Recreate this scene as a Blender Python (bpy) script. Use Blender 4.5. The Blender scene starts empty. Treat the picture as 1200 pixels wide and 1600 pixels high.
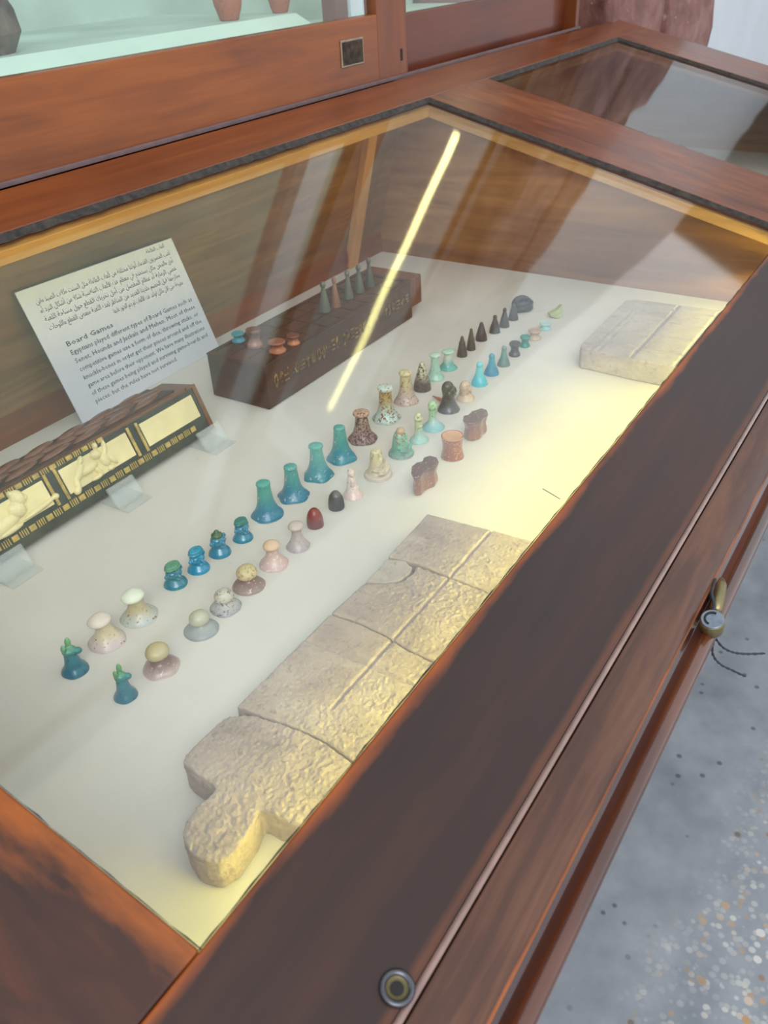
import bpy, bmesh, math, random
from mathutils import Vector, Matrix, noise
random.seed(7)
SC = bpy.context.scene
COL = SC.collection
U = 0.5                                   # metres per survey unit
# ---------------------------------------------------------------- camera
RM = Matrix(((0.5376258637, -0.4888892415, 0.6869830713),
             (-0.8417728037, -0.2640911001, 0.4708231491),
             (-0.0487542572, -0.8314103682, -0.5535158733)))   # image axes -> world axes
FPX = 1353.2
CAM = Vector((-2.7453604920, -1.8403566264, 1.0))              # survey units
cd = bpy.data.cameras.new('camera'); cam = bpy.data.objects.new('camera', cd); COL.objects.link(cam)
cols = [RM @ Vector((1, 0, 0)), RM @ Vector((0, -1, 0)), RM @ Vector((0, 0, -1))]
m4 = Matrix.Identity(4)
for i in range(3):
    for j in range(3): m4[j][i] = cols[i][j]
    m4[i][3] = CAM[i] * U
cam.matrix_world = m4
cd.sensor_fit = 'VERTICAL'; cd.sensor_height = 36; cd.sensor_width = 27
cd.lens = FPX / 1600 * 36
cd.clip_start = 0.02
cd.dof.use_dof = True; cd.dof.focus_distance = 0.80; cd.dof.aperture_fstop = 14
SC.camera = cam
SC.cycles.transparent_max_bounces = 32   # light passes several panes
# ---------------------------------------------------------------- light
w = bpy.data.worlds.new('room_light'); SC.world = w; w.use_nodes = True
wn = w.node_tree.nodes['Background']; wn.inputs[0].default_value = (0.93, 0.96, 1.0, 1); wn.inputs[1].default_value = 0.8
def area(name, loc, target, size, power, color):
    l = bpy.data.lights.new(name, 'AREA'); l.shape = 'RECTANGLE'; l.size, l.size_y = size; l.energy = power; l.color = color
    o = bpy.data.objects.new(name, l); COL.objects.link(o); o.location = loc
    o.rotation_euler = (Vector(target) - Vector(loc)).to_track_quat('-Z', 'Y').to_euler(); return o
area('soft_fill', (-3.2, -2.6, 2.6), (-0.6, -0.4, 0), (2.2, 1.6), 60, (0.95, 0.97, 1.0))  # added soft area light from the left for direction; no window stands there
SC.view_settings.view_transform = 'Standard'; SC.view_settings.look = 'None'
SC.view_settings.gamma = 1.0; SC.view_settings.use_curve_mapping = False
SC.view_settings.exposure = 0.87
LAMP_Y = 34.0      # strip lamp under the front rail
LAMP_C = 5.5      # tubes of the wall cabinet
# ---------------------------------------------------------------- survey helpers
X1 = Vector((1, 0, 0)); YG = Vector((0, 0.968618, 0.248554)); NG = Vector((0, -0.248554, 0.968618))
def ray(px, py): return RM @ Vector((px - 600, py - 800, FPX))
def atz(px, py, z=0.0):
    r = ray(px, py); return CAM + r * ((z - CAM.z) / r.z)
def aty(px, py, y):
    r = ray(px, py); return CAM + r * ((y - CAM.y) / r.y)
def atn(px, py, n):
    r = ray(px, py); return CAM + r * ((n - CAM.dot(NG)) / r.dot(NG))
def G(x, s, n): return X1 * x + YG * s + NG * n          # lid coordinates
def height(px, py, b):                                   # height over base point b that shows at the pixel
    r = ray(px, py); h = Vector((b.x - CAM.x, b.y - CAM.y)); rr = Vector((r.x, r.y))
    t = h.dot(rr) / rr.dot(rr)
    # closest point of the ray to the vertical line
    return CAM.z + r.z * t - b.z
def pxsize(b): return (b - CAM).dot(RM @ Vector((0, 0, 1))) / FPX
# ---------------------------------------------------------------- objects
def link(o, parent=None):
    COL.objects.link(o)
    if parent is not None: o.parent = parent
    return o
def thing(name, label, cat, loc=(0, 0, 0), group=None, rz=0):
    o = bpy.data.objects.new(name, None); COL.objects.link(o); o.location = Vector(loc) * U; o.rotation_euler.z = rz
    o.empty_display_size = 0.02
    o['label'] = label; o['category'] = cat
    if group: o['group'] = group
    return o
def tag(o, label, cat, group=None):
    o['label'] = label; o['category'] = cat
    if group: o['group'] = group
    return o
def mesh(name, verts, faces, mat, parent=None, smooth=False, bevel=0, seg=2, label=None, world=True, origin=None):
    """verts in survey units; world coordinates (shifted to the parent's origin) unless world=False"""
    off = Vector((0, 0, 0))
    if world and parent is not None:
        off = Vector(parent.location)
        if parent.parent is not None: off += Vector(parent.parent.location)
    if origin is not None: off = Vector(origin) * U
    me = bpy.data.meshes.new(name); me.from_pydata([Vector(v) * U - off for v in verts], [], faces); me.validate()
    bm = bmesh.new(); bm.from_mesh(me); bmesh.ops.recalc_face_normals(bm, faces=bm.faces); bm.to_mesh(me); bm.free()
    for p in me.polygons: p.use_smooth = smooth
    if mat is not None: me.materials.append(mat)
    o = bpy.data.objects.new(name, me); link(o, parent)
    if origin is not None:
        o.location = off
        if parent is not None: o.location = off - Vector(parent.location)
    if bevel:
        b = o.modifiers.new('bevel', 'BEVEL'); b.width = bevel * U; b.segments = seg; b.limit_method = 'ANGLE'; b.angle_limit = 0.6
        if not smooth:
            for p in me.polygons: p.use_smooth = True
            b.harden_normals = True
    if label: o['label'] = label
    return o
BOXF = [(0, 1, 3, 2), (4, 6, 7, 5), (0, 4, 5, 1), (2, 3, 7, 6), (0, 2, 6, 4), (1, 5, 7, 3)]
def boxv(a, b, fn=None):
    vs = [Vector((x, y, z)) for x in (a[0], b[0]) for y in (a[1], b[1]) for z in (a[2], b[2])]
    return [fn(*v) for v in vs] if fn else vs
def box(name, a, b, mat, parent=None, fn=None, bevel=0, **k): return mesh(name, boxv(a, b, fn), BOXF, mat, parent, bevel=bevel, **k)
class MB:                                                # joins several shapes into one mesh
    def __init__(s): s.v = []; s.f = []
    def add(s, v, f):
        n = len(s.v); s.v += [Vector(p) for p in v]; s.f += [tuple(i + n for i in q) for q in f]
    def box(s, a, b, fn=None): s.add(boxv(a, b, fn), BOXF)
    def tube(s, pts, r, seg=8):
        n = len(pts); v = []
        for i, p in enumerate(pts):
            p = Vector(p); t = (Vector(pts[min(i + 1, n - 1)]) - Vector(pts[max(i - 1, 0)])).normalized()
            a = t.orthogonal().normalized() if i == 0 else (a - t * a.dot(t)).normalized()
            b = t.cross(a); rr = r[i] if isinstance(r, (list, tuple)) else r
            v += [p + (a * math.cos(k * 2 * math.pi / seg) + b * math.sin(k * 2 * math.pi / seg)) * rr for k in range(seg)]
        f = [(i * seg + k, i * seg + (k + 1) % seg, (i + 1) * seg + (k + 1) % seg, (i + 1) * seg + k) for i in range(n - 1) for k in range(seg)]
        f += [tuple(range(seg))[::-1], tuple((n - 1) * seg + k for k in range(seg))]
        s.add(v, f)
    def ball(s, c, r, seg=14, rings=9, rot=None):
        v = []; f = []
        for i in range(rings + 1):
            th = math.pi * i / rings
            for k in range(seg):
                ph = 2 * math.pi * k / seg
                p = Vector((r[0] * math.sin(th) * math.cos(ph), r[1] * math.sin(th) * math.sin(ph), r[2] * math.cos(th)))
                if rot: p = rot @ p
                v.append(Vector(c) + p)
        for i in range(rings):
            for k in range(seg):
                f.append((i * seg + k, i * seg + (k + 1) % seg, (i + 1) * seg + (k + 1) % seg, (i + 1) * seg + k))
        s.add(v, f)
    def build(s, name, mat, parent=None, **k): return mesh(name, s.v, s.f, mat, parent, **k)
def prism(poly, fn0, fn1):
    n = len(poly); v = [fn0(p) for p in poly] + [fn1(p) for p in poly]
    f = [tuple(range(n))[::-1], tuple(range(n, 2 * n))] + [(i, (i + 1) % n, n + (i + 1) % n, n + i) for i in range(n)]
    return v, f
def baked(o):                                            # apply modifiers without operators
    dg = bpy.context.evaluated_depsgraph_get(); dg.update()
    me = bpy.data.meshes.new_from_object(o.evaluated_get(dg)); old = o.data
    o.modifiers.clear(); o.data = me; return o
def remesh(o, vox, smooth=2):
    r = o.modifiers.new('r', 'REMESH'); r.mode = 'VOXEL'; r.voxel_size = vox
    if smooth:
        s = o.modifiers.new('s', 'SMOOTH'); s.iterations = smooth; s.factor = 0.5
    baked(o)
    for p in o.data.polygons: p.use_smooth = True
    return o
# ---------------------------------------------------------------- materials
def rgb(r, g, b):
    f = lambda c: (c / 255 / 12.92) if c / 255 <= 0.04045 else ((c / 255 + 0.055) / 1.055) ** 2.4
    return (f(r), f(g), f(b), 1)
class NT:
    def __init__(s, name):
        s.m = bpy.data.materials.new(name); s.m.use_nodes = True; s.t = s.m.node_tree; s.t.nodes.clear()
        s.out = s.n('ShaderNodeOutputMaterial')
    def n(s, t, **k):
        x = s.t.nodes.new(t)
        for a, b in k.items(): setattr(x, a, b)
        return x
    def l(s, a, b): s.t.links.new(a, b)
    def pos(s, scale=(1, 1, 1), rot=(0, 0, 0), kind='Object'):
        c = s.n('ShaderNodeTexCoord'); mp = s.n('ShaderNodeMapping'); mp.inputs['Scale'].default_value = scale; mp.inputs['Rotation'].default_value = rot
        s.l(c.outputs[kind], mp.inputs[0]); return mp.outputs[0]
    def noise(s, vec, scale, detail=5, rough=.55, dist=0):
        x = s.n('ShaderNodeTexNoise'); x.inputs['Scale'].default_value = scale; x.inputs['Detail'].default_value = detail
        x.inputs['Roughness'].default_value = rough; x.inputs['Distortion'].default_value = dist; s.l(vec, x.inputs['Vector']); return x.outputs['Fac']
    def ramp(s, fac, stops):
        x = s.n('ShaderNodeValToRGB'); e = x.color_ramp.elements
        while len(e) < len(stops): e.new(.5)
        for i, (p, c) in enumerate(stops): e[i].position = p; e[i].color = c if not isinstance(c, (int, float)) else (c, c, c, 1)
        s.l(fac, x.inputs[0]); return x.outputs[0]
    def mix(s, fac, a, b, mode='MIX'):
        x = s.n('ShaderNodeMix', data_type='RGBA', blend_type=mode)
        for sock, v in ((x.inputs[0], fac), (x.inputs[6], a), (x.inputs[7], b)):
            if isinstance(v, (int, float)): sock.default_value = v
            elif isinstance(v, tuple): sock.default_value = v
            else: s.l(v, sock)
        return x.outputs[2]
    def math(s, op, a, b=0.0):
        x = s.n('ShaderNodeMath', operation=op)
        for i, v in enumerate((a, b)):
            if isinstance(v, (int, float)): x.inputs[i].default_value = v
            else: s.l(v, x.inputs[i])
        return x.outputs[0]
    def bump(s, h, strength=.3, dist=.001):
        x = s.n('ShaderNodeBump'); x.inputs['Strength'].default_value = strength; x.inputs['Distance'].default_value = dist; s.l(h, x.inputs['Height']); return x.outputs[0]
    def fin(s, color, rough=.5, normal=None, coat=0, metal=0, spec=.5, sss=0, emit=None, coat_rough=.1):
        b = s.n('ShaderNodeBsdfPrincipled')
        if isinstance(color, tuple): b.inputs['Base Color'].default_value = color
        else: s.l(color, b.inputs['Base Color'])
        if isinstance(rough, (int, float)): b.inputs['Roughness'].default_value = rough
        else: s.l(rough, b.inputs['Roughness'])
        b.inputs['Metallic'].default_value = metal; b.inputs['Specular IOR Level'].default_value = spec
        b.inputs['Coat Weight'].default_value = coat; b.inputs['Coat Roughness'].default_value = coat_rough
        if normal: s.l(normal, b.inputs['Normal'])
        if emit: b.inputs['Emission Color'].default_value = emit[0]; b.inputs['Emission Strength'].default_value = emit[1]
        s.l(b.outputs[0], s.out.inputs[0]); return s.m
def wood(name, dark, mid, light, axis='x', rough=.35, coat=.4, scale=1.0, wear=None, contrast=1.0, coat_rough=.12, wearx=None):
    t = NT(name); st = {'x': (.07, 1, 1), 'y': (1, .07, 1), 'z': (1, 1, .07)}[axis]
    v = t.pos(st); g1 = t.noise(v, 55 * scale, 6, .6, .6); g2 = t.noise(v, 260 * scale, 3, .6)
    v3 = t.pos(tuple(min(1, q * 5) for q in st)); big = t.noise(v3, 9 * scale, 4, .55, .5)
    k = t.mix(.5, g1, big)
    a = .5 - .22 / contrast; b = .5 + .22 / contrast
    c = t.ramp(k, [(a, dark), (.5, mid), (b, light)])
    c = t.mix(t.math('MULTIPLY', g2, .35), c, dark)
    if wear:                                             # rubbed bands: (s0, s1, colour) in lid coordinates
        gp = t.n('ShaderNodeNewGeometry'); dt = t.n('ShaderNodeVectorMath', operation='DOT_PRODUCT'); t.l(gp.outputs['Position'], dt.inputs[0]); dt.inputs[1].default_value = YG / U
        wn_ = t.noise(t.pos((.25, 1, 1)), 40, 4, .6)
        for (c0, hw, colr, amt) in wear:
            d = t.math('ABSOLUTE', t.math('SUBTRACT', dt.outputs['Value'], c0))
            f = t.math('SUBTRACT', t.math('ADD', 1.0, t.math('MULTIPLY', t.math('SUBTRACT', wn_, .5), 2.2)), t.math('DIVIDE', d, hw))
            cl = t.n('ShaderNodeClamp'); t.l(f, cl.inputs[0]); c = t.mix(t.math('MULTIPLY', cl.outputs[0], amt), c, colr)
    if wearx:
        gp = t.n('ShaderNodeNewGeometry'); sp = t.n('ShaderNodeSeparateXYZ'); t.l(gp.outputs['Position'], sp.inputs[0])
        d = t.math('ABSOLUTE', t.math('SUBTRACT', sp.outputs[0], wearx[0] * U)); n_ = t.noise(t.pos((1, .12, 1)), 45, 5, .6)
        f = t.math('SUBTRACT', t.math('ADD', 1.0, t.math('MULTIPLY', t.math('SUBTRACT', n_, .5), 2.6)), t.math('DIVIDE', d, wearx[1]))
        cl = t.n('ShaderNodeClamp'); t.l(f, cl.inputs[0]); c = t.mix(t.math('MULTIPLY', cl.outputs[0], wearx[3]), c, wearx[2])
    r = t.math('ADD', t.math('MULTIPLY', big, .25), rough - .12)
    return t.fin(c, r, t.bump(t.mix(.4, g1, g2), .12, .0006), coat=coat, coat_rough=coat_rough, spec=.35)
def plain(name, c, rough=.5, metal=0, var=.12, scale=60, bump=.1, coat=0, spec=.5):
    t = NT(name); v = t.pos(); n = t.noise(v, scale, 5)
    lo = tuple(q * (1 - var * 2) for q in c[:3]) + (1,); hi = tuple(min(1, q * (1 + var)) for q in c[:3]) + (1,)
    return t.fin(t.ramp(n, [(.3, lo), (.7, hi)]), rough, t.bump(n, bump, .0006), metal=metal, coat=coat, spec=spec)
def glass(name, ior=1.5, tint=(.97, .985, .975, 1), haze=0.0, frost=0.0):
    t = NT(name); g = t.n('ShaderNodeNewGeometry'); fr = t.n('ShaderNodeFresnel')
    t.l(t.math('SUBTRACT', ior, t.math('MULTIPLY', g.outputs['Backfacing'], ior - 1 / ior)), fr.inputs['IOR'])
    tr = t.n('ShaderNodeBsdfTransparent'); tr.inputs[0].default_value = tint
    gl = t.n('ShaderNodeBsdfGlossy'); gl.inputs['Roughness'].default_value = haze
    # old sheet glass: gently wavy
    nz = t.noise(t.pos((1, 1, 1)), 3.0, 1); t.l(t.bump(nz, .25, .004), gl.inputs['Normal'])
    mx = t.n('ShaderNodeMixShader'); t.l(fr.outputs[0], mx.inputs[0]); t.l(tr.outputs[0], mx.inputs[1]); t.l(gl.outputs[0], mx.inputs[2]); t.l(mx.outputs[0], t.out.inputs[0])
    if frost:
        df = t.n('ShaderNodeBsdfDiffuse'); df.inputs[0].default_value = (.85, .87, .86, 1); m2 = t.n('ShaderNodeMixShader'); m2.inputs[0].default_value = frost
        t.l(mx.outputs[0], m2.inputs[1]); t.l(df.outputs[0], m2.inputs[2]); t.l(m2.outputs[0], t.out.inputs[0])
    return t.m
def glaze(name, low, high, spot=None, amt=.5, sc=90, rough=.35, coat=.3, split=(.25, .75), bump=.25):
    """fired glaze: lower colour runs to upper colour, worn spots of a third colour"""
    t = NT(name); v = t.pos(kind='Generated'); sx = t.n('ShaderNodeSeparateXYZ'); t.l(v, sx.inputs[0])
    o = t.pos(); n = t.noise(o, 130, 4); n2 = t.noise(o, sc * 4, 5, .65)
    z = t.math('ADD', sx.outputs[2], t.math('MULTIPLY', t.math('SUBTRACT', n, .5), .5))
    c = t.ramp(z, [(split[0], low), (split[1], high)])
    c = t.mix(t.math('MULTIPLY', n2, .25), c, tuple(q * .45 for q in low[:3]) + (1,))
    if spot: c = t.mix(t.ramp(n2, [(.62 - amt * .2, 0.0), (.66 - amt * .2, 1.0)]), c, spot)
    return t.fin(c, rough, t.bump(t.mix(.5, n, n2), bump, .001), coat=coat)
def emis(name, c, s):
    t = NT(name); e = t.n('ShaderNodeEmission'); e.inputs[0].default_value = c; e.inputs[1].default_value = s; t.l(e.outputs[0], t.out.inputs[0]); return t.m

W_FRONT = wood('dark_walnut_front', rgb(26, 14, 12), rgb(44, 23, 17), rgb(66, 34, 22), 'x', .5, .2, 1.0,
               wear=[(-1.328, .016, rgb(146, 72, 20), .95), (-1.500, .008, rgb(92, 50, 28), .7)], coat_rough=.3)
W_APRON = wood('brown_apron_wood', rgb(34, 18, 13), rgb(72, 42, 29), rgb(116, 74, 50), 'x', .48, .2, 1.6, wear=[(-1.580, .004, rgb(176, 104, 60), .9)], coat_rough=.28)
W_BEAD = wood('bead_wood', rgb(26, 12, 8), rgb(62, 30, 18), rgb(98, 48, 26), 'x', .22, .8, 1.4)
W_BACK = wood('red_brown_rail_x', rgb(70, 30, 10), rgb(112, 54, 18), rgb(138, 74, 28), 'x', .38, .25)
W_SIDE = wood('red_brown_rail_y', rgb(60, 26, 10), rgb(112, 56, 22), rgb(152, 88, 42), 'y', .35, .3)
W_LEFT = wood('worn_left_rail', rgb(28, 15, 12), rgb(58, 30, 20), rgb(96, 48, 22), 'y', .48, .2, wearx=(-2.489, .026, rgb(150, 78, 20), .85))
W_CAB = wood('cabinet_wood', rgb(86, 40, 8), rgb(126, 64, 16), rgb(150, 84, 26), 'x', .4, .2)
W_CABV = wood('cabinet_wood_upright', rgb(72, 32, 10), rgb(108, 52, 16), rgb(132, 70, 26), 'z', .4, .2)
W_LINE = wood('light_batten', rgb(150, 104, 44), rgb(190, 140, 72), rgb(208, 162, 92), 'x', .45, .1)
W_LINEY = wood('light_batten_y', rgb(150, 104, 54), rgb(186, 140, 84), rgb(204, 160, 104), 'y', .45, .1)
W_POST = wood('light_post', rgb(160, 106, 50), rgb(196, 140, 78), rgb(208, 158, 96), 'z', .45, .1)
W_PANEL = wood('brown_panel', rgb(74, 44, 16), rgb(124, 82, 36), rgb(160, 114, 58), 'x', .5, .15, 1.0)
W_PANELY = wood('brown_side_panel', rgb(80, 46, 18), rgb(132, 86, 40), rgb(170, 120, 64), 'y', .5, .15, 1.0)
def cloth_mat():
    t = NT('offwhite_linen'); o = t.pos(); n = t.noise(o, 6, 3); wv = t.n('ShaderNodeTexWave'); wv.inputs['Scale'].default_value = 420; t.l(o, wv.inputs[0])
    wv2 = t.n('ShaderNodeTexWave', bands_direction='Y'); wv2.inputs['Scale'].default_value = 360; t.l(o, wv2.inputs[0])
    sp = t.noise(o, 55, 3, .6)
    c = t.ramp(n, [(.3, rgb(198, 192, 181)), (.7, rgb(210, 204, 193))]); c = t.mix(t.ramp(sp, [(.74, 0.), (.78, .5)]), c, rgb(120, 110, 96))
    return t.fin(c, .85, t.bump(t.mix(.5, wv.outputs[1], wv2.outputs[1]), .15, .0004), spec=.2)
M_CLOTH = cloth_mat()
M_GLASS = glass('sheet_glass', 1.58, haze=.045); M_CGLASS = glass('cabinet_glass', 1.5)
M_PUTTY = plain('dark_putty', rgb(42, 36, 30), .7, var=.6, scale=120, bump=.8)
M_METAL = plain('grey_iron', rgb(92, 92, 98), .35, 1.0); M_DARK = plain('dark_recess', rgb(22, 20, 18), .8)
M_LEAD = plain('seal_lead', rgb(120, 130, 142), .3, .9, scale=200); M_BRASS = plain('dull_brass', rgb(128, 118, 84), .4, .8)
M_TAPE = plain('grey_thread', rgb(40, 44, 54), .8)
M_SHELF = plain('pale_shelf', rgb(196, 222, 208), .6, var=.05, scale=8); M_CBACK = plain('pale_green_backing', rgb(176, 200, 188), .6, var=.12, scale=5)
M_ACRYL = glass('clear_acrylic', 1.6, (.95, .97, .96, 1), haze=.08, frost=.16)
M_YLAMP = emis('warm_tube', (1.0, .92, .20, 1), LAMP_Y); M_CLAMP = emis('cabinet_tube', (1.0, .88, .36, 1), LAMP_C)
# ---------------------------------------------------------------- setting
def floor_mat():
    t = NT('terrazzo'); o = t.pos(); 
    v = t.n('ShaderNodeTexVoronoi'); v.inputs['Scale'].default_value = 80; t.l(o, v.inputs['Vector'])
    v2 = t.n('ShaderNodeTexVoronoi'); v2.inputs['Scale'].default_value = 42; t.l(o, v2.inputs['Vector'])
    sx = t.n('ShaderNodeSeparateColor'); t.l(v.outputs['Color'], sx.inputs[0]); sy = t.n('ShaderNodeSeparateColor'); t.l(v2.outputs['Color'], sy.inputs[0])
    cn = t.noise(o, 7, 5, .6)
    base = t.ramp(cn, [(.3, rgb(112, 120, 128)), (.7, rgb(150, 156, 162))])
    chip = t.ramp(sx.outputs[0], [(0, rgb(150, 152, 152)), (.35, rgb(176, 178, 176)), (.6, rgb(128, 134, 140)), (.8, rgb(196, 196, 190)), (.93, rgb(168, 138, 104))])
    inside = t.ramp(v.outputs['Distance'], [(.35, 1.), (.5, 0.)])
    big = t.ramp(sy.outputs[1], [(0, rgb(60, 66, 74)), (.45, rgb(176, 140, 96)), (.7, rgb(190, 190, 186))])
    bigm = t.math('MULTIPLY', t.ramp(v2.outputs['Distance'], [(.26, 1.), (.34, 0.)]), t.ramp(sy.outputs[0], [(.68, 0.), (.72, 1.)]))
    full = t.mix(t.math('MULTIPLY', inside, .75), base, chip); full = t.mix(bigm, full, big)
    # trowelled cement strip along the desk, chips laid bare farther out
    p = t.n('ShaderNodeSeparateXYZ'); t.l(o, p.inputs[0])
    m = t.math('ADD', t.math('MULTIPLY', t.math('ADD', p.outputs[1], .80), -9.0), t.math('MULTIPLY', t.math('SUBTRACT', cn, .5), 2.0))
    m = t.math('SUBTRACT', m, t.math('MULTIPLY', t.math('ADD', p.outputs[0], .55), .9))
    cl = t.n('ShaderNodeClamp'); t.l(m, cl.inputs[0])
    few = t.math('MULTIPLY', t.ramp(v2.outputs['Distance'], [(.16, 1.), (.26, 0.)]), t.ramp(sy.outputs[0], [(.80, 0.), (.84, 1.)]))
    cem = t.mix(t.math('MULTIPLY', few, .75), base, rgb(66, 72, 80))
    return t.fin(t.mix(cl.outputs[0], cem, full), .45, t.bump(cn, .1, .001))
FZ = -1.7
def structure(o): o['kind'] = 'structure'; return o
structure(box('floor', (-9, -8, FZ - .1), (22, 1.3, FZ), floor_mat()))
M_WALL = plain('white_plaster', rgb(202, 208, 213), .8, var=.03, scale=4, bump=.2)
structure(box('wall_back', (-9, .9, FZ), (22, 1.1, 9.0), M_WALL))
structure(box('wall_right', (22, -8, FZ), (22.2, 1.1, 9.0), plain('grey_plaster', rgb(84, 74, 66), .8, var=.05, scale=3)))

# ---------------------------------------------------------------- the desk showcase
case = thing('display_case', 'long dark-stained wooden desk showcase with sloping glass lids, holding the game pieces', 'display case', (-.6, -.8, FZ))
def gbox(name, x, s, n, mat, bevel=.003, parent=None, **k): return box(name, (x[0], s[0], n[0]), (x[1], s[1], n[1]), mat, parent or case, fn=G, bevel=bevel, **k)
XL, XR, XD0, XD1, XR1, XR2 = -2.489, -.02, -.02, .415, 1.76, 2.17
SB, SF = -.105, -1.329
TOP, PT, UB = .592, .580, .545
gbox('front_rail', (-3.3, XR2), (-1.506, SF), (UB, TOP), W_FRONT, .004, label='dark walnut front rail of the lid, rubbed orange along its inner edge')
gbox('back_rail', (-3.3, XR2), (SB, .055), (UB, TOP), W_BACK, .004, label='red-brown back rail of the lid')
gbox('side_rail', (-3.3, XL), (SF, SB), (UB, TOP), W_LEFT, .004, label='worn end rail with orange streaks')
gbox('divider_rail', (XD0, XD1), (SF, SB), (UB, TOP), W_SIDE, .004, label='glossy red-brown rail between the two glass lids')
gbox('side_rail', (XR1, XR2), (SF, SB), (UB, TOP), W_SIDE, .004, label='far red-brown end rail')
# apron strip and mouldings, profiles drawn in (s, n) and run along x
def run(name, prof, x0, x1, mat, smooth=False, bevel=0):
    v, f = prism(prof, lambda p: G(x0, p[0], p[1]), lambda p: G(x1, p[0], p[1])); return mesh(name, v, f, mat, case, smooth=smooth, bevel=bevel)
run('groove_bead', [(-1.506, .54), (-1.506, .590)] + [(-1.5095 - .0035 * math.cos(a), .5885 + .0035 * math.sin(a)) for a in [math.pi * (1 - k / 6) + 0 for k in range(7)]][::-1] + [(-1.514, .54)], -3.3, XR2, plain('pale_bead', rgb(126, 100, 92), .3, coat=.5))
run('apron_strip', [(-1.514, .50), (-1.514, .585), (-1.53, .586), (-1.555, .583), (-1.572, .578), (-1.578, .571), (-1.580, .560), (-1.580, .50)], -3.3, XR2, W_APRON, bevel=.002)
run('cove_moulding', [(-1.58, .46), (-1.58, .548), (-1.586, .546), (-1.591, .548), (-1.596, .553), (-1.599, .55), (-1.599, .46)], -3.3, XR2, wood('dark_moulding', rgb(34, 20, 20), rgb(58, 34, 32), rgb(92, 62, 58), 'x', .2, .9), bevel=.001)
run('bead_moulding', [(-1.599, .44)] + [(-1.6055 - .0125 * math.cos(a), .545 + .0125 * math.sin(a)) for a in [math.pi * k / 16 for k in range(17)]][::-1] + [(-1.618, .44)][:1], -3.3, XR2, W_BEAD, bevel=.0005)
# glazing
for x0, x1 in ((XL, XR), (XD1, XR1)):
    gbox('glass_pane', (x0 - .02, x1 + .02), (SF - .02, SB + .02), (PT - .010, PT), M_GLASS, 0)
for k_, (x0, x1) in enumerate(((XL, XR), (XD1, XR1))):   # dark crumbling putty round the panes
    mb = MB(); random.seed(3 + k_)
    def strip(p0, p1, wd, up):
        L = (Vector(p1) - Vector(p0)).length; nn = int(L / .02) + 2; vs = []; fs = []
        for i in range(nn):
            t_ = i / (nn - 1); q = Vector(p0).lerp(Vector(p1), t_); ww = wd * (.75 + .5 * random.random())
            for a_, h_ in ((0, TOP - .001), (.4, PT + .006), (1, PT + .0006)):
                vs.append(G(q.x + up[0] * ww * a_, q.y + up[1] * ww * a_, h_ + random.uniform(-.0008, .0008) * (a_ < 1)))
        for i in range(nn - 1):
            for j in range(2): fs.append((i * 3 + j, i * 3 + j + 1, i * 3 + j + 4, i * 3 + j + 3))
        mb.add(vs, fs)
    strip((x0, SB), (x1, SB), .016, (0, -1)); strip((x1, SB), (x1, SF), .014, (-1, 0))
    strip((x0, SF), (x1, SF), .004, (0, 1)); strip((x0, SB), (x0, SF), .004, (1, 0))
    mb.build('glazing_putty', M_PUTTY, case)
# light wood lining battens under the panes
def lining(x0, x1, ma=None, mb_=None):
    gbox('lining_batten', (x0 - .01, x1 + .0), (SB - .025, SB), (.538, PT - .011), ma or W_LINE, .002, label='batten along the back edge under the glass')
    gbox('lining_batten', (x1 - .022, x1), (SF, SB - .025), (.538, PT - .011), mb_ or W_LINEY, .002, label='batten along the side edge under the glass')
lining(XL, XR); lining(XD1, XR1, W_PANEL, W_PANELY)
# box interior
BX0 = -2.62
def zb(y): return None
def panel_yz(name, x0, x1, mat, ymin=-1.56):             # side wall between the base and the lid
    y_top_front = G(0, -1.52, .545); y_top_back = G(0, .03, .545)
    poly = [(ymin, 0.0), (.03, 0.0), (y_top_back.y, y_top_back.z), (y_top_front.y, y_top_front.z)]
    v, f = prism(poly, lambda p: Vector((x0, p[0], p[1])), lambda p: Vector((x1, p[0], p[1]))); return mesh(name, v, f, mat, case)
def face_back(name, x0, x1, mat): 
    return gbox(name, (x0, x1), (0.0, .03), (0.0, .545), mat, 0)
face_back('back_panel', BX0, 0.0, W_PANEL); face_back('back_panel', .42, 2.15, W_PANEL)
panel_yz('side_panel', 0.0, .03, W_PANELY); panel_yz('side_panel', .39, .42, W_PANELY); panel_yz('side_panel', 2.15, 2.17, W_PANELY)
panel_yz('side_panel', BX0 - .03, BX0, W_PANELY)
gbox('back_post', (-.226, -.174), (-.026, 0.0), (.006, .545), W_POST, .002, label='pale upright post against the back panel')
mb = MB(); mb.tube([G(-.235, -.012, .008), G(-.229, -.016, .03), G(-.231, -.012, .055), G(-.236, -.008, .075)], .0022, 6); mb.build('wire', plain('pink_wire', rgb(150, 50, 84), .5), case, label='short red-blue wire beside the post')
box('base_board', (BX0, -1.56, -.03), (0.0, 0.03, 0.0), M_CLOTH, case, label='off-white linen-covered base')
box('base_board', (.42, -1.56, -.03), (2.15, 0.03, 0.0), M_CLOTH, case, label='off-white base of the farther bay')
mb = MB(); mb.tube([atz(848, 764) + Vector((0, 0, .0006)), atz(860, 771) + Vector((0, 0, .0006)), atz(875, 780) + Vector((0, 0, .0006))], .0009, 5); mb.build('crack', M_DARK, case, label='hairline tear in the linen')
# outside body
box('front_panel', (-3.28, -1.60, -.45), (2.15, -1.565, .07), W_APRON, case)
box('side_panel', (2.17, -1.56, -.45), (2.2, 0, .10), W_SIDE, case)
box('underside_board', (-3.28, -1.56, -.5), (2.2, .02, -.45), W_SIDE, case)
for x in (-3.2, -.5, 2.08):
    for y in (-1.25, -.2): box('leg', (x, y, FZ), (x + .1, y + .1, -.5), W_CABV, case, bevel=.008)
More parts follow.
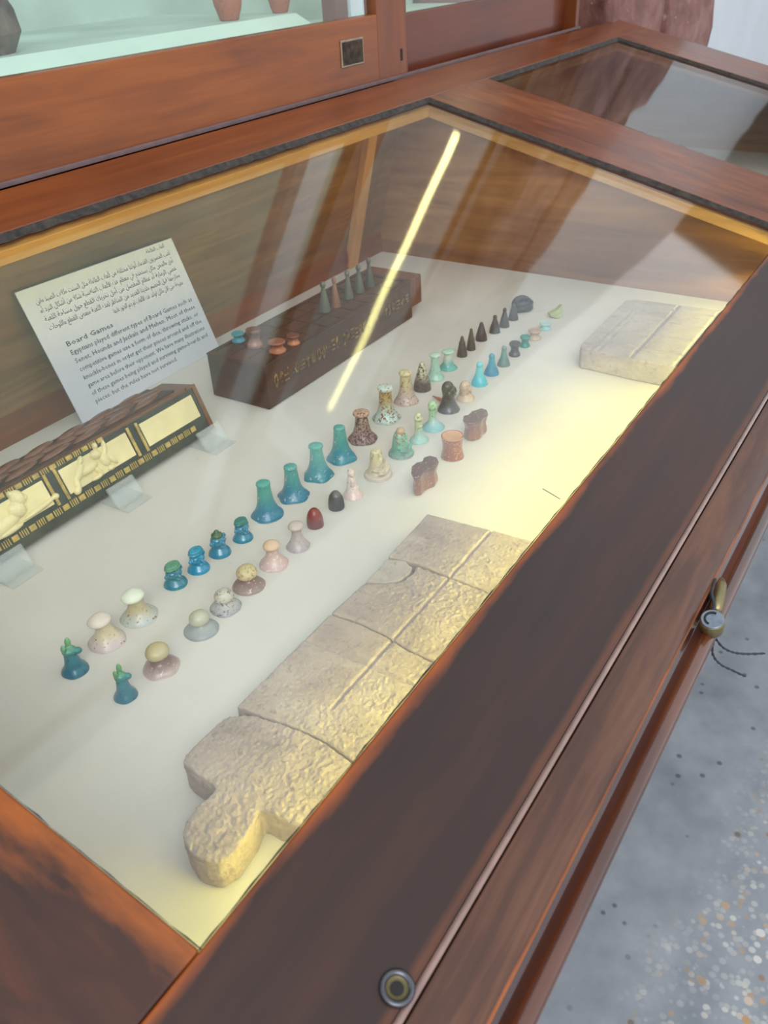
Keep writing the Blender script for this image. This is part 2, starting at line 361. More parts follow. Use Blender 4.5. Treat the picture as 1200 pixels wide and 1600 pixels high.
# lamp under the front rail
lp = MB(); lp.tube([(-2.42, -1.515, .150), (-.03, -1.515, .150)], .012, 12); lp.build('lamp_tube', M_YLAMP, case, label='yellow strip lamp under the front rail')
box('lamp_shade', (-2.5, -1.404, .117), (-.02, -1.400, .160), plain('shade_metal', rgb(120, 116, 104), .5), case, label='narrow metal lip shading the strip lamp')
# bushing in the rail
bc = atn(620, 1545, TOP); hole = thing('iron_bushing', 'round grey iron bushing sunk in the near end of the dark front rail', 'bushing', bc)
def ring_obj(name, prof, seg, mat, parent, axis, label=None):
    a = axis.normalized(); u = a.orthogonal().normalized(); v_ = a.cross(u); vs = []; fs = []; n = len(prof)
    for k in range(seg):
        c, s_ = math.cos(2 * math.pi * k / seg), math.sin(2 * math.pi * k / seg)
        for r, h in prof: vs.append(bc + u * r * c + v_ * r * s_ + a * h)
    for k in range(seg):
        for i in range(n - 1): q = (k + 1) % seg; fs.append((k * n + i, k * n + i + 1, q * n + i + 1, q * n + i))
    return mesh(name, vs, fs, mat, parent, smooth=True, label=label)
ring_obj('collar', [(.0165, -.004), (.0168, .003), (.0150, .0048), (.0125, .0048), (.0100, .001), (.0095, -.010)], 28, M_METAL, hole, NG)
ring_obj('hole', [(.0066, .0012), (.0001, .0013)], 20, M_DARK, hole, NG)
ring_obj('socket', [(.0112, .0022), (.0095, .0012), (.0085, .0008), (.0001, .0007)], 24, plain('brass_socket', rgb(96, 88, 60), .5, .7), hole, NG)
# hanging lock seal on the apron
pc = atn(1113, 968, .578)
pad = thing('padlock', 'small grey metal padlock with dark thread ends hanging at the front edge of the case', 'padlock', pc)
ps = pxsize(pc) * 1.18
def cam_axis(dx, dy, dz): return (RM @ Vector((dx, dy, dz)))
ax = cam_axis(-.25, -.65, -.72).normalized(); mb = MB()
mb.tube([pc - ax * 26 * ps, pc - ax * 22 * ps, pc - ax * 2 * ps, pc], [13 * ps, 15 * ps, 16 * ps, 15 * ps], 24); mb.build('lock_body', M_BRASS, pad, smooth=False, bevel=.001)
mb = MB(); mb.tube([pc, pc + ax * 2 * ps], [15.5 * ps, 14.5 * ps], 24); mb.build('lock_face', M_LEAD, pad, bevel=.0008)
mb = MB(); sd = ax.cross(cam_axis(.5, .5, 0)).normalized(); up2 = ax.cross(sd)
mb.tube([pc + ax * 2.3 * ps + sd * 12 * ps * math.cos(a) * .8 + up2 * 12 * ps * math.sin(a) * .8 for a in [k * math.pi / 8 for k in range(9)]], 1.6 * ps, 6); mb.build('seal_ridge', M_DARK, pad)
mb = MB(); b0 = atn(1118, 955, .562); b1 = atn(1128, 905, .562)
mb.tube([b0, b0.lerp(b1, .35) + X1 * .004, b0.lerp(b1, .75) + X1 * .004, b1], [8 * ps, 9 * ps, 8 * ps, 4 * ps], 12); mb.build('hasp', M_BRASS, pad, smooth=True)
def thread(pts, r):
    P = []
    q = [cam_pt for cam_pt in pts]
    for i in range(len(q) - 1):
        for k in range(6):
            t_ = k / 6; a, b = q[max(i - 1, 0)], q[i]; c, d = q[i + 1], q[min(i + 2, len(q) - 1)]
            P.append(.5 * ((2 * b) + (c - a) * t_ + (2 * a - 5 * b + 4 * c - d) * t_ ** 2 + (3 * b - a - 3 * c + d) * t_ ** 3))
    P.append(q[-1]); return P
mb = MB()
for path in ([(1116, 995), (1130, 1012), (1148, 1020), (1170, 1022), (1194, 1021)], [(1116, 997), (1113, 1020), (1124, 1037), (1145, 1048), (1164, 1057)]):
    pts = thread([atn(x, y, .545 - i * .004) for i, (x, y) in enumerate(path)], 0)
    for off in (0, math.pi):
        mb.tube([p + Vector((0, math.cos(i * 1.3 + off), math.sin(i * 1.3 + off))) * .0011 for i, p in enumerate(pts)], .0012, 5)
mb.build('thread', M_TAPE, pad, label='dark twisted thread ends')
mb = MB(); pts = thread([atn(x, y, .572) for x, y in ((1118, 905), (1112, 925), (1116, 945), (1113, 958))], 0)
mb.tube(pts, .0022, 6); mb.build('thread', M_TAPE, pad)

# ---------------------------------------------------------------- the wall cabinet behind
YC = -.059
cab = thing('wall_cabinet', 'tall red-brown wooden glazed cabinet behind the desk case with a pale green interior', 'cabinet', (.0, .3, .0))
def cbox(name, a, b, mat, bevel=.003, **k): return box(name, a, b, mat, cab, bevel=bevel, **k)
CZ0, CT = .585, 4.2
cbox('door_rail', (-3.3, YC, CZ0), (-.02, YC + .05, .787), W_CAB, label='broad bottom rail of the nearer glazed door')
cbox('door_stile', (-.02, YC, CZ0), (.166, YC + .05, CT), W_CABV, label='upright stile of the nearer door')
cbox('door_rail', (.168, .0, .57), (1.70, .045, .766), wood('cabinet_wood_far', rgb(64, 26, 12), rgb(96, 42, 20), rgb(114, 54, 28), 'x', .4, .2), label='bottom rail of the farther sliding door')
cbox('door_stile', (1.60, .0, .766), (1.735, .045, CT), W_CABV)
cbox('corner_post', (1.70, YC, .57), (1.735, .9, .78), W_CABV)
cbox('corner_post', (1.70, .80, .57), (1.735, .9, CT), W_CABV)
cbox('cabinet_base', (-3.3, -.02, -1.7), (1.73, .9, .57), W_CAB)
cbox('top_rail', (-3.3, YC, CT), (1.735, .9, CT + .15), W_CAB)
cbox('sill_strip', (-3.3, YC - .012, .583), (1.735, YC + .002, .594), plain('grey_strip', rgb(104, 84, 84), .5), .001)
cbox('glass_pane', (-3.3, YC + .02, .787), (-.02, YC + .028, CT), M_CGLASS, 0)
cbox('glass_pane', (.168, .018, .766), (1.60, .026, CT), M_CGLASS, 0)
cbox('back_panel', (-3.3, .84, .57), (1.70, .86, CT), M_CBACK, 0)
cbox('side_glass', (1.712, .0, .78), (1.722, .8, CT), M_CGLASS, 0)
cbox('inner_post', (.25, .30, .62), (.335, .36, CT), W_CABV)
# sloping pale front board and the stepped platform behind
v, f = prism([(.0, .70), (.20, .80), (.20, .60), (.0, .60)], lambda p: Vector((-3.3, p[0], p[1])), lambda p: Vector((-.113, p[0], p[1]))); mesh('sloping_board', v, f, M_SHELF, cab)
cbox('platform', (-3.3, .20, .60), (-.113, .84, .80), M_CBACK, 0)
cbox('platform', (-.113, .05, .60), (1.70, .84, .70), M_SHELF, 0)
cbox('shelf', (-3.3, .30, 1.75), (.25, .84, 1.765), M_CGLASS, 0)
_a, _b = aty(549, 30, .45), aty(590, 30, .45); cbox('wall_stand_in', (_a.x, .45, .66), (_b.x + .05, .46, CT), plain('stand_in_white', rgb(216, 224, 236), .6, var=.03), 0)  # added panel standing in for the bright white wall seen through the cabinet
mb = MB(); mb.tube([(1.27, .10, 1.14), (1.27, .10, 3.1)], .019, 12); mb.build('lamp_tube', M_CLAMP, cab, label='upright fluorescent tube in the farther bay')
# lock plate
lk = MB(); L0 = (-.239, YC - .004, .655); L1 = (-.112, YC, .733)
lk.box(L0, L1); lk.build('lock_plate', plain('worn_steel_edge', rgb(150, 136, 120), .4, .8), cab, bevel=.003, label='bright worn edge of the square lock plate')
lk = MB(); lk.box((-.232, YC - .006, .661), (-.119, YC - .003, .727)); lk.build('lock_cover', plain('dark_bronze', rgb(62, 46, 32), .35, .7, var=.5, scale=90), cab, bevel=.002)
lk = MB(); lk.box((.118, YC - .001, .635), (.132, YC + .001, .672)); lk.build('keyhole', M_DARK, cab)
# things on the platform
def lathe(prof, seg=32, wob=0, seed=0):
    v = []; f = []; n = len(prof)
    for i, (r, z) in enumerate(prof):
        for k in range(seg):
            a = 2 * math.pi * k / seg; rr = r * (1 + wob * noise.noise(Vector((math.cos(a) * 1.3 + seed * 7.1, math.sin(a) * 1.3, z * 2 + seed))))
            v.append(Vector((rr * math.cos(a), rr * math.sin(a), z)))
    for i in range(n - 1):
        for k in range(seg): f.append((i * seg + k, i * seg + (k + 1) % seg, (i + 1) * seg + (k + 1) % seg, (i + 1) * seg + k))
    if prof[0][0] > 1e-6: f.append(tuple(range(seg))[::-1])
    if prof[-1][0] > 1e-6: f.append(tuple((n - 1) * seg + k for k in range(seg)))
    return v, f
def smoothprof(p, k=4):
    out = []
    for i in range(len(p) - 1):
        a, b, c, d = [Vector((*q, 0)) for q in (p[max(i - 1, 0)], p[i], p[i + 1], p[min(i + 2, len(p) - 1)])]
        for j in range(k):
            t_ = j / k; q = .5 * ((2 * b) + (c - a) * t_ + (2 * a - 5 * b + 4 * c - d) * t_ ** 2 + (3 * b - a - 3 * c + d) * t_ ** 3); out.append((max(q.x, 0), q.y))
    out.append(p[-1]); return out
for i, (lx, rx, by, lab) in enumerate(((362, 398, 32, 'orange terracotta jar standing in the middle of the cabinet platform'), (449, 478, 20, 'orange terracotta jar nearest the right end of the cabinet platform'))):
    a = atz(lx, by, .80); b = atz(rx, by, .80); c = (a + b) / 2; c.y = .20 + .07; r = (rx - lx) / 2 * pxsize(c) * 1.15; c = Vector((c.x, c.y, .8))
    jar = thing('terracotta_jar', lab, 'jar', c, 'terracotta jars in the wall cabinet')
    v, f = lathe(smoothprof([(.0, 0), (.62, 0), (.8, .3), (1.05, 1.1), (1.15, 2.0), (1.0, 3.0), (.6, 3.6), (.5, 3.8)]), 32, .04, i)
    mesh('jar_body', [p * r for p in v], f, glaze('terracotta_%d' % i, rgb(160, 88, 54), rgb(172, 104, 70), rgb(120, 70, 46), .2, 60, .7, 0), jar, smooth=True, world=False)
    v, f = lathe(smoothprof([(.5, 3.75), (.62, 3.85), (.66, 3.95), (.58, 4.0), (.46, 3.95), (.45, 3.7)]), 32)
    mesh('rim', [p * r for p in v], f, bpy.data.materials['terracotta_%d' % i], jar, smooth=True, world=False)
st = MB(); c = atz(3, 84, .80); c = Vector((c.x - .04, .31, .80)); st.ball((0, 0, .07), (.105, .09, .115), 10, 7)
so = st.build('stone_lump', plain('dark_stone', rgb(84, 78, 66), .6, var=.5, scale=30, bump=.8), None, world=True, origin=(0, 0, 0))
for vv in so.data.vertices:
    q = vv.co * 1.0; vv.co += q.normalized() * .006 * noise.noise(q * 60); vv.co.z = max(vv.co.z, 0)
so.location = c * U; tag(so, 'dark grey-brown faceted stone lump at the left end of the cabinet platform', 'stone')

# ---------------------------------------------------------------- stone pillar by the wall
pil = thing('stone_pillar', 'rough red-brown stone pillar beside the cabinet in front of the white wall', 'pillar', (3.1, .3, FZ))
def stone_mat():
    t = NT('red_brown_stone'); o = t.pos(); n = t.noise(o, 8, 8, .65); n2 = t.noise(o, 40, 5, .7)
    c = t.ramp(n, [(.3, rgb(78, 44, 40)), (.5, rgb(122, 78, 70)), (.7, rgb(150, 112, 104))]); c = t.mix(t.ramp(n2, [(.62, 0.), (.68, .7)]), c, rgb(178, 150, 140))
    return t.fin(c, .55, t.bump(t.mix(.5, n, n2), .9, .006))
M_ST = stone_mat()
def rough_block(x0, x1, z0, z1, seed):
    mb = MB(); mb.box((x0, -.1, z0), (x1, .75, z1)); o = mb.build('stone_block', M_ST, pil)
    s_ = o.modifiers.new('s', 'SUBSURF'); s_.subdivision_type = 'SIMPLE'; s_.levels = s_.render_levels = 4; baked(o)
    for vv in o.data.vertices: vv.co += Vector((noise.noise(vv.co * 9 + Vector((seed, 0, 0))), noise.noise(vv.co * 9 + Vector((0, seed, 5))), 0)) * .014
    for p in o.data.polygons: p.use_smooth = True
for z0, z1, xm in ((FZ, -.2, 2.9), (-.19, 1.35, 2.93), (1.36, 2.6, 2.95), (2.61, 4.2, 3.15)):
    rough_block(2.06, xm - .06, z0, z1, z1 * 3 + 1); rough_block(xm + .06, {-.2: 4.1, 1.35: 3.98, 2.6: 3.66, 4.2: 3.5}[z1], z0, z1, z1 * 5 + 2)
box('mortar_core', (2.12, .0, FZ), (3.44, .7, 4.15), M_DARK, pil)

# ---------------------------------------------------------------- label card with printed text
FORMS = {}
for ch, iso, dual in (('ء', 0xFE80, 0), ('آ', 0xFE81, 1), ('أ', 0xFE83, 1), ('ؤ', 0xFE85, 1), ('إ', 0xFE87, 1), ('ئ', 0xFE89, 2), ('ا', 0xFE8D, 1), ('ب', 0xFE8F, 2), ('ة', 0xFE93, 1), ('ت', 0xFE95, 2), ('ث', 0xFE99, 2), ('ج', 0xFE9D, 2), ('ح', 0xFEA1, 2), ('خ', 0xFEA5, 2), ('د', 0xFEA9, 1), ('ذ', 0xFEAB, 1), ('ر', 0xFEAD, 1), ('ز', 0xFEAF, 1), ('س', 0xFEB1, 2), ('ش', 0xFEB5, 2), ('ص', 0xFEB9, 2), ('ض', 0xFEBD, 2), ('ط', 0xFEC1, 2), ('ظ', 0xFEC5, 2), ('ع', 0xFEC9, 2), ('غ', 0xFECD, 2), ('ف', 0xFED1, 2), ('ق', 0xFED5, 2), ('ك', 0xFED9, 2), ('ل', 0xFEDD, 2), ('م', 0xFEE1, 2), ('ن', 0xFEE5, 2), ('ه', 0xFEE9, 2), ('و', 0xFEED, 1), ('ى', 0xFEEF, 1), ('ي', 0xFEF1, 2)):
    FORMS[ch] = (iso, dual)
def shape_ar(s):
    out = []; prev = False; i = 0
    while i < len(s):
        ch = s[i]
        if ch not in FORMS: out.append(ch); prev = False; i += 1; continue
        if ch == 'ل' and i + 1 < len(s) and s[i + 1] in 'اأإآ':
            out.append(chr({'آ': 0xFEF5, 'أ': 0xFEF7, 'إ': 0xFEF9, 'ا': 0xFEFB}[s[i + 1]] + (1 if prev else 0))); prev = False; i += 2; continue
        iso, dual = FORMS[ch]; nxt = i + 1 < len(s) and s[i + 1] in FORMS and FORMS[s[i + 1]][1] > 0 and dual == 2
        k = (3 if prev else 2) if nxt else (1 if prev else 0)
        if dual == 0: k = 0
        out.append(chr(iso + k)); prev = dual == 2 and True; 
        i += 1
    return ''.join(out)[::-1]
def text_polys(body, weight=0.0):
    c = bpy.data.curves.new('t', 'FONT'); c.body = body; c.resolution_u = 1; c.offset = weight
    o = bpy.data.objects.new('t', c); COL.objects.link(o); dg = bpy.context.evaluated_depsgraph_get(); dg.update()
    me = bpy.data.meshes.new_from_object(o.evaluated_get(dg)); v = [p.co.copy() for p in me.vertices]; f = [tuple(p.vertices) for p in me.polygons]
    bpy.data.objects.remove(o); bpy.data.meshes.remove(me); return v, f
cBL, cBR, cTL, cTR = Vector((-1.528, -.088, .001)), Vector((-.999, -.084, .001)), Vector((-1.624, -.108, .378)), Vector((-1.133, -.108, .367))
def card_pt(u, v_, lift=0.0):
    p = cBL.lerp(cBR, u).lerp(cTL.lerp(cTR, u), v_); nrm = (cBR - cBL).cross(cTL - cBL).normalized()
    if nrm.y > 0: nrm = -nrm
    return p + nrm * lift
card = thing('label_card', 'white printed museum label leaning against the back panel, Arabic above English', 'label', (-1.3, -.09, 0.0))
mesh('card', [card_pt(u, v_, l) for l in (0, .003) for u, v_ in ((0, 0), (1, 0), (1, 1), (0, 1))], [(0, 1, 2, 3), (7, 6, 5, 4), (0, 4, 5, 1), (1, 5, 6, 2), (2, 6, 7, 3), (3, 7, 4, 0)], plain('white_card', rgb(214, 214, 222), .6, var=.02, scale=5), card)
ink = MB()
def put_line(body, u0, u1, v0, size, ar=False, bold=0.0, just=True):
    v, f = text_polys(shape_ar(body) if ar else body, bold)
    if not v: return
    xs = [p.x for p in v]; w_ = max(xs) - min(xs); x0 = min(xs)
    sx = (u1 - u0) / w_ if just else size / .38 * .72
    if not just and ar: base = u1 - w_ * sx
    else: base = u0
    ink.add([card_pt(base + (p.x - x0) * sx, v0 + p.y * size / .7 * .72, .0036) for p in v], f)
eng = ['Egyptians played different types of Board Games such as', 'Senet, Hounds and Jackals and Mehen. Most of these', 'competitive games use a form of dice, throwing sticks, or', 'knuckle-bones in order get their pieces around and off the', 'game area before their opponent. We have many illustrations', 'of these games being played and surviving game-boards and', 'pieces, but the rules have not survived.']
vv0 = .555
put_line('Board Games', .12, .41, vv0, .05, bold=.006)
for i, ln in enumerate(eng):
    put_line(ln, .12, .955 if i < 6 else .69, vv0 - .0665 * (i + 1), .050)
arb = ['لعب المصريون القدماء أنواعا مختلفة من ألعاب الطاولة مثل السنت وكلاب الصيد وابن', 'آوى والمحن وكان يستخدم في معظم هذه الألعاب التنافسية شكلا من أشكال النرد أو', 'عصي الرماية أو عظام المفصل من أجل تحريك القطع حول مساحة اللعبة', 'وخارجها قبل الخصم ولدينا العديد من المناظر لهذه اللعبة وبعض القطع واللوحات', 'معروفة حتى الآن ولكن قواعد هذه الألعاب لم يتم العثور عليها']
put_line('ألعاب الطاولة', .80, .93, .955, .04, ar=True)
for i, ln in enumerate(arb): put_line(ln, .075 if i < 4 else .45, .945, .89 - .062 * i, .048, ar=True)
ink.build('printed_text', plain('grey_ink', rgb(70, 70, 84), .7, var=.05), card, label='grey printed Arabic and English lines')

# ---------------------------------------------------------------- old game box (dark wood) with drawer
M_OLD = wood('old_box_wood', rgb(40, 26, 18), rgb(74, 50, 34), rgb(104, 74, 50), 'x', .5, .15, 1.6)
M_OLDTOP = wood('old_box_top', rgb(52, 40, 30), rgb(84, 62, 46), rgb(118, 62, 44), 'x', .55, .1, 2.0)
sen = thing('game_box', 'long dark wooden game box with inlaid signs and a drawer, pawns standing on it', 'game box', (-.86, -.38, 0))
SX0, SX1, SY0, SY1, SH = -1.248, -.535, -.478, -.285, .122
box('box_body', (SX0, SY0, 0.001), (SX1, SY1, SH - .004), M_OLD, sen, bevel=.004)
box('drawer_front', (SX1 - .002, SY0 + .004, .030), (SX1 + .064, SY1 - .004, SH - .002), wood('drawer_wood', rgb(70, 38, 24), rgb(104, 60, 38), rgb(124, 78, 50), 'z', .5, .2), sen, bevel=.003, label='red-brown drawer end')
mb = MB(); k0 = Vector((SX1 + .064, -.38, .075)); mb.tube([k0, k0 + X1 * .012, k0 + X1 * .02, k0 + X1 * .028], [.006, .006, .011, .008], 12); mb.build('drawer_knob', M_DARK, sen)
# raised top with playing squares: a 3 x 10 grid of recessed squares at the left and worn strip
mb = MB(); nx, ny = 10, 3; gx0, gx1 = SX0 + .02, SX1 - .02; gy0, gy1 = SY0 + .016, SY1 - .012
sq_w = (gx1 - gx0) / nx; sq_h = (gy1 - gy0) / ny
rim = MB(); rim.box((SX0, SY0, SH - .005), (SX1, gy0, SH)); rim.box((SX0, gy1, SH - .005), (SX1, SY1, SH)); rim.box((SX0, gy0, SH - .005), (gx0, gy1, SH)); rim.box((gx1, gy0, SH - .005), (SX1, gy1, SH))
rim.build('top_frame', M_OLD, sen, bevel=.001)
for i in range(nx):
    for j in range(ny):
        sq = box('square', (gx0 + i * sq_w + .003, gy0 + j * sq_h + .003, SH - .006), (gx0 + (i + 1) * sq_w - .003, gy0 + (j + 1) * sq_h - .003, SH - .0015 - random.random() * .001), M_OLDTOP, sen)
# inscription: incised gilded signs along the front face
random.seed(11); ins = MB()
def sign(cx_, cz, w_, h_, kind):
    y0, y1 = SY0 - .0012, SY0 + .001
    B = lambda a, b, c, d: ins.box((cx_ + a * w_, y0, cz + c * h_), (cx_ + b * w_, y1, cz + d * h_))
    if kind == 0: B(-.5, .5, .3, .42); B(-.5, .5, -.1, .02); B(-.5, .5, -.45, -.33)
    elif kind == 1: B(-.12, .12, -.5, .5); B(-.4, .4, .3, .45)
    elif kind == 2: B(-.45, -.3, -.5, .5); B(.3, .45, -.5, .5); B(-.45, .45, .38, .5); B(-.45, .45, -.5, -.38)
    elif kind == 3:
        for k in range(8):
            a = k * math.pi / 4; ins.box((cx_ + math.cos(a) * w_ * .35 - w_ * .1, y0, cz + math.sin(a) * h_ * .35 - h_ * .1), (cx_ + math.cos(a) * w_ * .35 + w_ * .1, y1, cz + math.sin(a) * h_ * .35 + h_ * .1))
    elif kind == 4: B(-.5, -.35, -.5, .3); B(-.2, -.05, -.5, .5); B(.15, .3, -.5, .1); B(-.5, .5, -.5, -.38)
    elif kind == 5: ins.tube([(cx_ - w_ * .5 + w_ * k / 6, SY0 - .0002, cz + (h_ * .15 if k % 2 else -h_ * .15)) for k in range(7)], .0012, 5)
    else: B(-.2, .4, .1, .5); B(-.4, .1, -.2, .12); B(-.05, .08, -.5, -.1); B(.1, .45, -.5, -.42)
x = SX0 + .03
while x < SX1 - .25:
    w_ = random.uniform(.012, .024); sign(x + w_ / 2, .068 + random.uniform(-.004, .004), w_, random.uniform(.026, .044), random.randrange(7)); x += w_ + .004
x = SX1 - .16
while x < SX1 - .02:
    w_ = random.uniform(.012, .022); sign(x + w_ / 2, .07 + random.uniform(-.004, .004), w_, random.uniform(.02, .036), random.randrange(7)); x += w_ + .006
_o = ins.build('inscription', plain('dull_gold', rgb(150, 122, 66), .5, .3, var=.5, scale=150), sen, label='band of small worn gold signs'); _o['kind'] = 'stuff'
# ---------------------------------------------------------------- ivory lion box on clear clips
lion = thing('lion_box', 'black game box with ivory panels, carved lions and a carved brown lattice top', 'game box', (-1.75, -.36, 0))
FB, FT = Vector((0, -.430, .014)), Vector((0, -.386, .122)); BT = Vector((0, -.276, .101)); BB = Vector((0, -.300, .002))
fz = (FT - FB); fh = fz.length; fzn = fz.normalized(); fnn = Vector((0, -fzn.z, fzn.y)); tpn = (BT - FT).normalized(); tn = Vector((0, -tpn.z, tpn.y)); tn = tn if tn.z > 0 else -tn
LX0, LX1 = -2.46, -1.405
M_BLK = plain('black_green_wood', rgb(40, 44, 36), .4, var=.4, scale=40, coat=.3); M_IV = plain('aged_ivory', rgb(232, 216, 160), .4, var=.10, scale=25, coat=.2); M_IVB = plain('yellow_ivory', rgb(190, 160, 84), .45, var=.25, scale=120)
M_LWOOD = wood('carved_box_wood', rgb(70, 36, 20), rgb(110, 68, 36), rgb(142, 96, 50), 'x', .45, .3, 1.8)
v, f = prism([FB, FT, BT, BB], lambda p: Vector((LX0, p.y, p.z)), lambda p: Vector((LX1, p.y, p.z))); mesh('box_body', v, f, M_LWOOD, lion, bevel=.003)
def F(x, h, o): q = FB + fzn * (h * fh) + fnn * o; return Vector((x, q.y, q.z))
box('front_frame', (LX0, .0, -.001), (LX1 - .012, .94, .003), M_BLK, lion, fn=lambda x, h, o: F(x, h, o), label='black-green front panel')
v, f = prism([(LX1 - .012, 0), (LX1, 0), (LX1, 1), (LX1 - .03, 1), (LX1 - .03, .95), (LX1 - .012, .95)], lambda p: F(p[0], p[1], -.001), lambda p: F(p[0], p[1], .0045)); mesh('end_border', v, f, M_LWOOD, lion)
ends = [(-1.60, -1.43), (-1.83, -1.642), (-2.08, -1.872), (-2.34, -2.12)]
for x0, x1 in ends: box('ivory_panel', (x0, .36, .002), (x1, .84, .0055), M_IV, lion, fn=F, bevel=.001)
for xm in (-1.621, -1.851, -2.10):
    for dx in (-.013, .013): box('divider_strip', (xm + dx - .0035, .30, .003), (xm + dx + .0035, .90, .007), M_IVB, lion, fn=F, bevel=.0008)
# ivory squares and bars in rows
def inlay_row(h0, h1, xa, xb):
    x = xb; bars = 0
    sqs = MB()
    while x > xa:
        box('inlay_square', (x - .015, h0, .002), (x, h1, .0052), M_IVB, lion, fn=F); x -= .020
        for k in range(4): sqs.box((x - .0022, h0 - .01, .002), (x, h1 + .01, .0048), fn=F); x -= .0052
        x -= .002
    o = sqs.build('inlay_bars', M_IVB, lion); o['kind'] = 'stuff'
inlay_row(.155, .255, -2.45, -1.46); inlay_row(.905, .985, -2.45, -1.70)
# lying lion and winged figure in relief
def relief(name, blobs, x0, flip=1, vox=.0011, lab=None):
    mb = MB()
    for (bx, bh, rx, rh, ro, ang) in blobs:
        # local frame: x along box, z along face, y outward
        rot = Matrix.Rotation(ang, 3, 'Y'); M3 = Matrix((X1, fnn, fzn)).transposed()
        mb.ball(F(x0 + flip * bx, bh, .005), (rx, ro, rh), 12, 8, rot=M3 @ rot)
    o = mb.build(name, M_IV, lion, label=lab); remesh(o, vox * U * 1.0, 2); return o
relief('carved_lion', [(-.06, .48, .048, .015, .012, -.12), (-.105, .50, .028, .020, .013, 0), (-.015, .62, .020, .018, .016, .5), (-.003, .78, .016, .018, .016, 0), (.009, .74, .009, .008, .010, 0), (-.012, .90, .006, .007, .01, 0), (.03, .44, .045, .0065, .011, -.10), (.072, .475, .008, .007, .010, 0), (-.05, .36, .035, .007, .010, 0), (-.13, .60, .02, .006, .008, .9)], -1.935, lab='ivory relief of a lying lion with outstretched paws')
relief('carved_beast', [(-.035, .62, .022, .010, .010, -.7), (-.052, .45, .008, .020, .009, .2), (-.058, .36, .008, .010, .009, .6), (-.012, .60, .028, .011, .011, -.1), (.008, .47, .006, .016, .009, -.5), (-.002, .38, .016, .005, .009, 0), (.020, .76, .014, .011, .012, .2), (.028, .90, .006, .008, .009, .3), (.034, .60, .012, .018, .010, -.3), (.046, .78, .006, .018, .008, .4), (.052, .52, .006, .016, .008, -.6), (.040, .40, .010, .006, .009, 0), (-.02, .80, .012, .006, .008, -.8)], -1.755, lab='ivory relief of a seated winged beast')
# carved lattice top: leaf-shaped pieces
def T(x, w_, o): q = FT.lerp(BT, w_) + tn * o; return Vector((x, q.y, q.z))
M_LEAF = wood('carved_leaf', rgb(76, 42, 28), rgb(118, 74, 52), rgb(146, 98, 72), 'x', .35, .4, 2.0)
box('top_ground', (LX0, .14, .0), (LX1 - .05, 1.0, .004), plain('dark_red_ground', rgb(64, 30, 22), .5, var=.4), lion, fn=T)
x = LX0 + .05; leafs = 0
while x < LX1 - .07:
    for row, (w0, w1, sg) in enumerate(((.16, .44, 1), (.44, .72, -1), (.72, .99, 1))):
        n = 10; cx_ = x + (.03 if row == 1 else 0); L = .050
        vs = []; 
        for side in (1, -1):
            for k in range(n):
                t_ = k / n; a = t_ if side > 0 else 1 - t_
                u_ = (a - .5) * 2; wd = (1 - u_ * u_) * .42 * side
                wm = (w0 + w1) / 2 + (w1 - w0) * (wd + u_ * .28 * sg)
                vs.append((cx_ + u_ * L, wm))
        nn = len(vs); P = [T(a, b, .003) for a, b in vs] + [T(a * .7 + cx_ * .3, b * .7 + (w0 + w1) / 2 * .3, .0105) for a, b in vs]
        mesh('lattice_leaf', P, [tuple(range(nn, 2 * nn))] + [(i, (i + 1) % nn, nn + (i + 1) % nn, nn + i) for i in range(nn)], M_LEAF, lion, smooth=True)
    x += .088
# acrylic clips
for i, (cx_, lab) in enumerate(((-1.455, 'clear acrylic clip at the right end of the ivory lion box'), (-1.735, 'clear acrylic clip under the middle of the ivory lion box'), (-2.03, 'clear acrylic clip under the left part of the ivory lion box'))):
    cl = thing('acrylic_clip', lab, 'clip', (cx_, -.46, 0), 'acrylic clips holding the lion box')
    cl['group'] = 'acrylic clips holding the lion box'
    box('foot', (cx_ - .036, -.512, .0008), (cx_ + .036, -.425, .0045), M_ACRYL, cl, bevel=.0008)
    v, f = prism([(-.488, .0045), (-.462, .046), (-.455, .043), (-.478, .0045)], lambda p: Vector((cx_ - .036, p[0], p[1])), lambda p: Vector((cx_ + .036, p[0], p[1]))); mesh('upstand', v, f, M_ACRYL, cl)
# ---------------------------------------------------------------- limestone boards
def lime(name, c1, c2, c3):
    t = NT(name); o = t.pos(); n = t.noise(o, 14, 6, .6); n2 = t.noise(o, 160, 6, .7); n3 = t.noise(t.pos((1, .25, 1)), 90, 4, .6)
    c = t.ramp(n, [(.3, c1), (.55, c2), (.75, c3)]); c = t.mix(t.ramp(n2, [(.56, 0.), (.68, .55)]), c, tuple(q * .5 for q in c1[:3]) + (1,)); n4 = t.noise(t.pos((1, .5, 1)), 34, 5, .65, .4); c = t.mix(t.ramp(n4, [(.56, 0.), (.66, .45)]), c, tuple(q * .62 for q in c2[:3]) + (1,)); c = t.mix(t.ramp(n4, [(.34, .4), (.42, 0.)]), c, c3)
    return t.fin(c, .85, t.bump(t.mix(.4, n2, n3), 1.0, .0024), spec=.25)
M_LIME = lime('limestone', rgb(146, 130, 118), rgb(170, 153, 138), rgb(188, 174, 156))
M_LIME2 = lime('grey_limestone', rgb(150, 140, 130), rgb(172, 160, 148), rgb(188, 176, 160))
def seg_d(p, a, b):
    ab = b - a; t_ = max(0, min(1, (p - a).dot(ab) / ab.dot(ab))); return (p - a - ab * t_).length
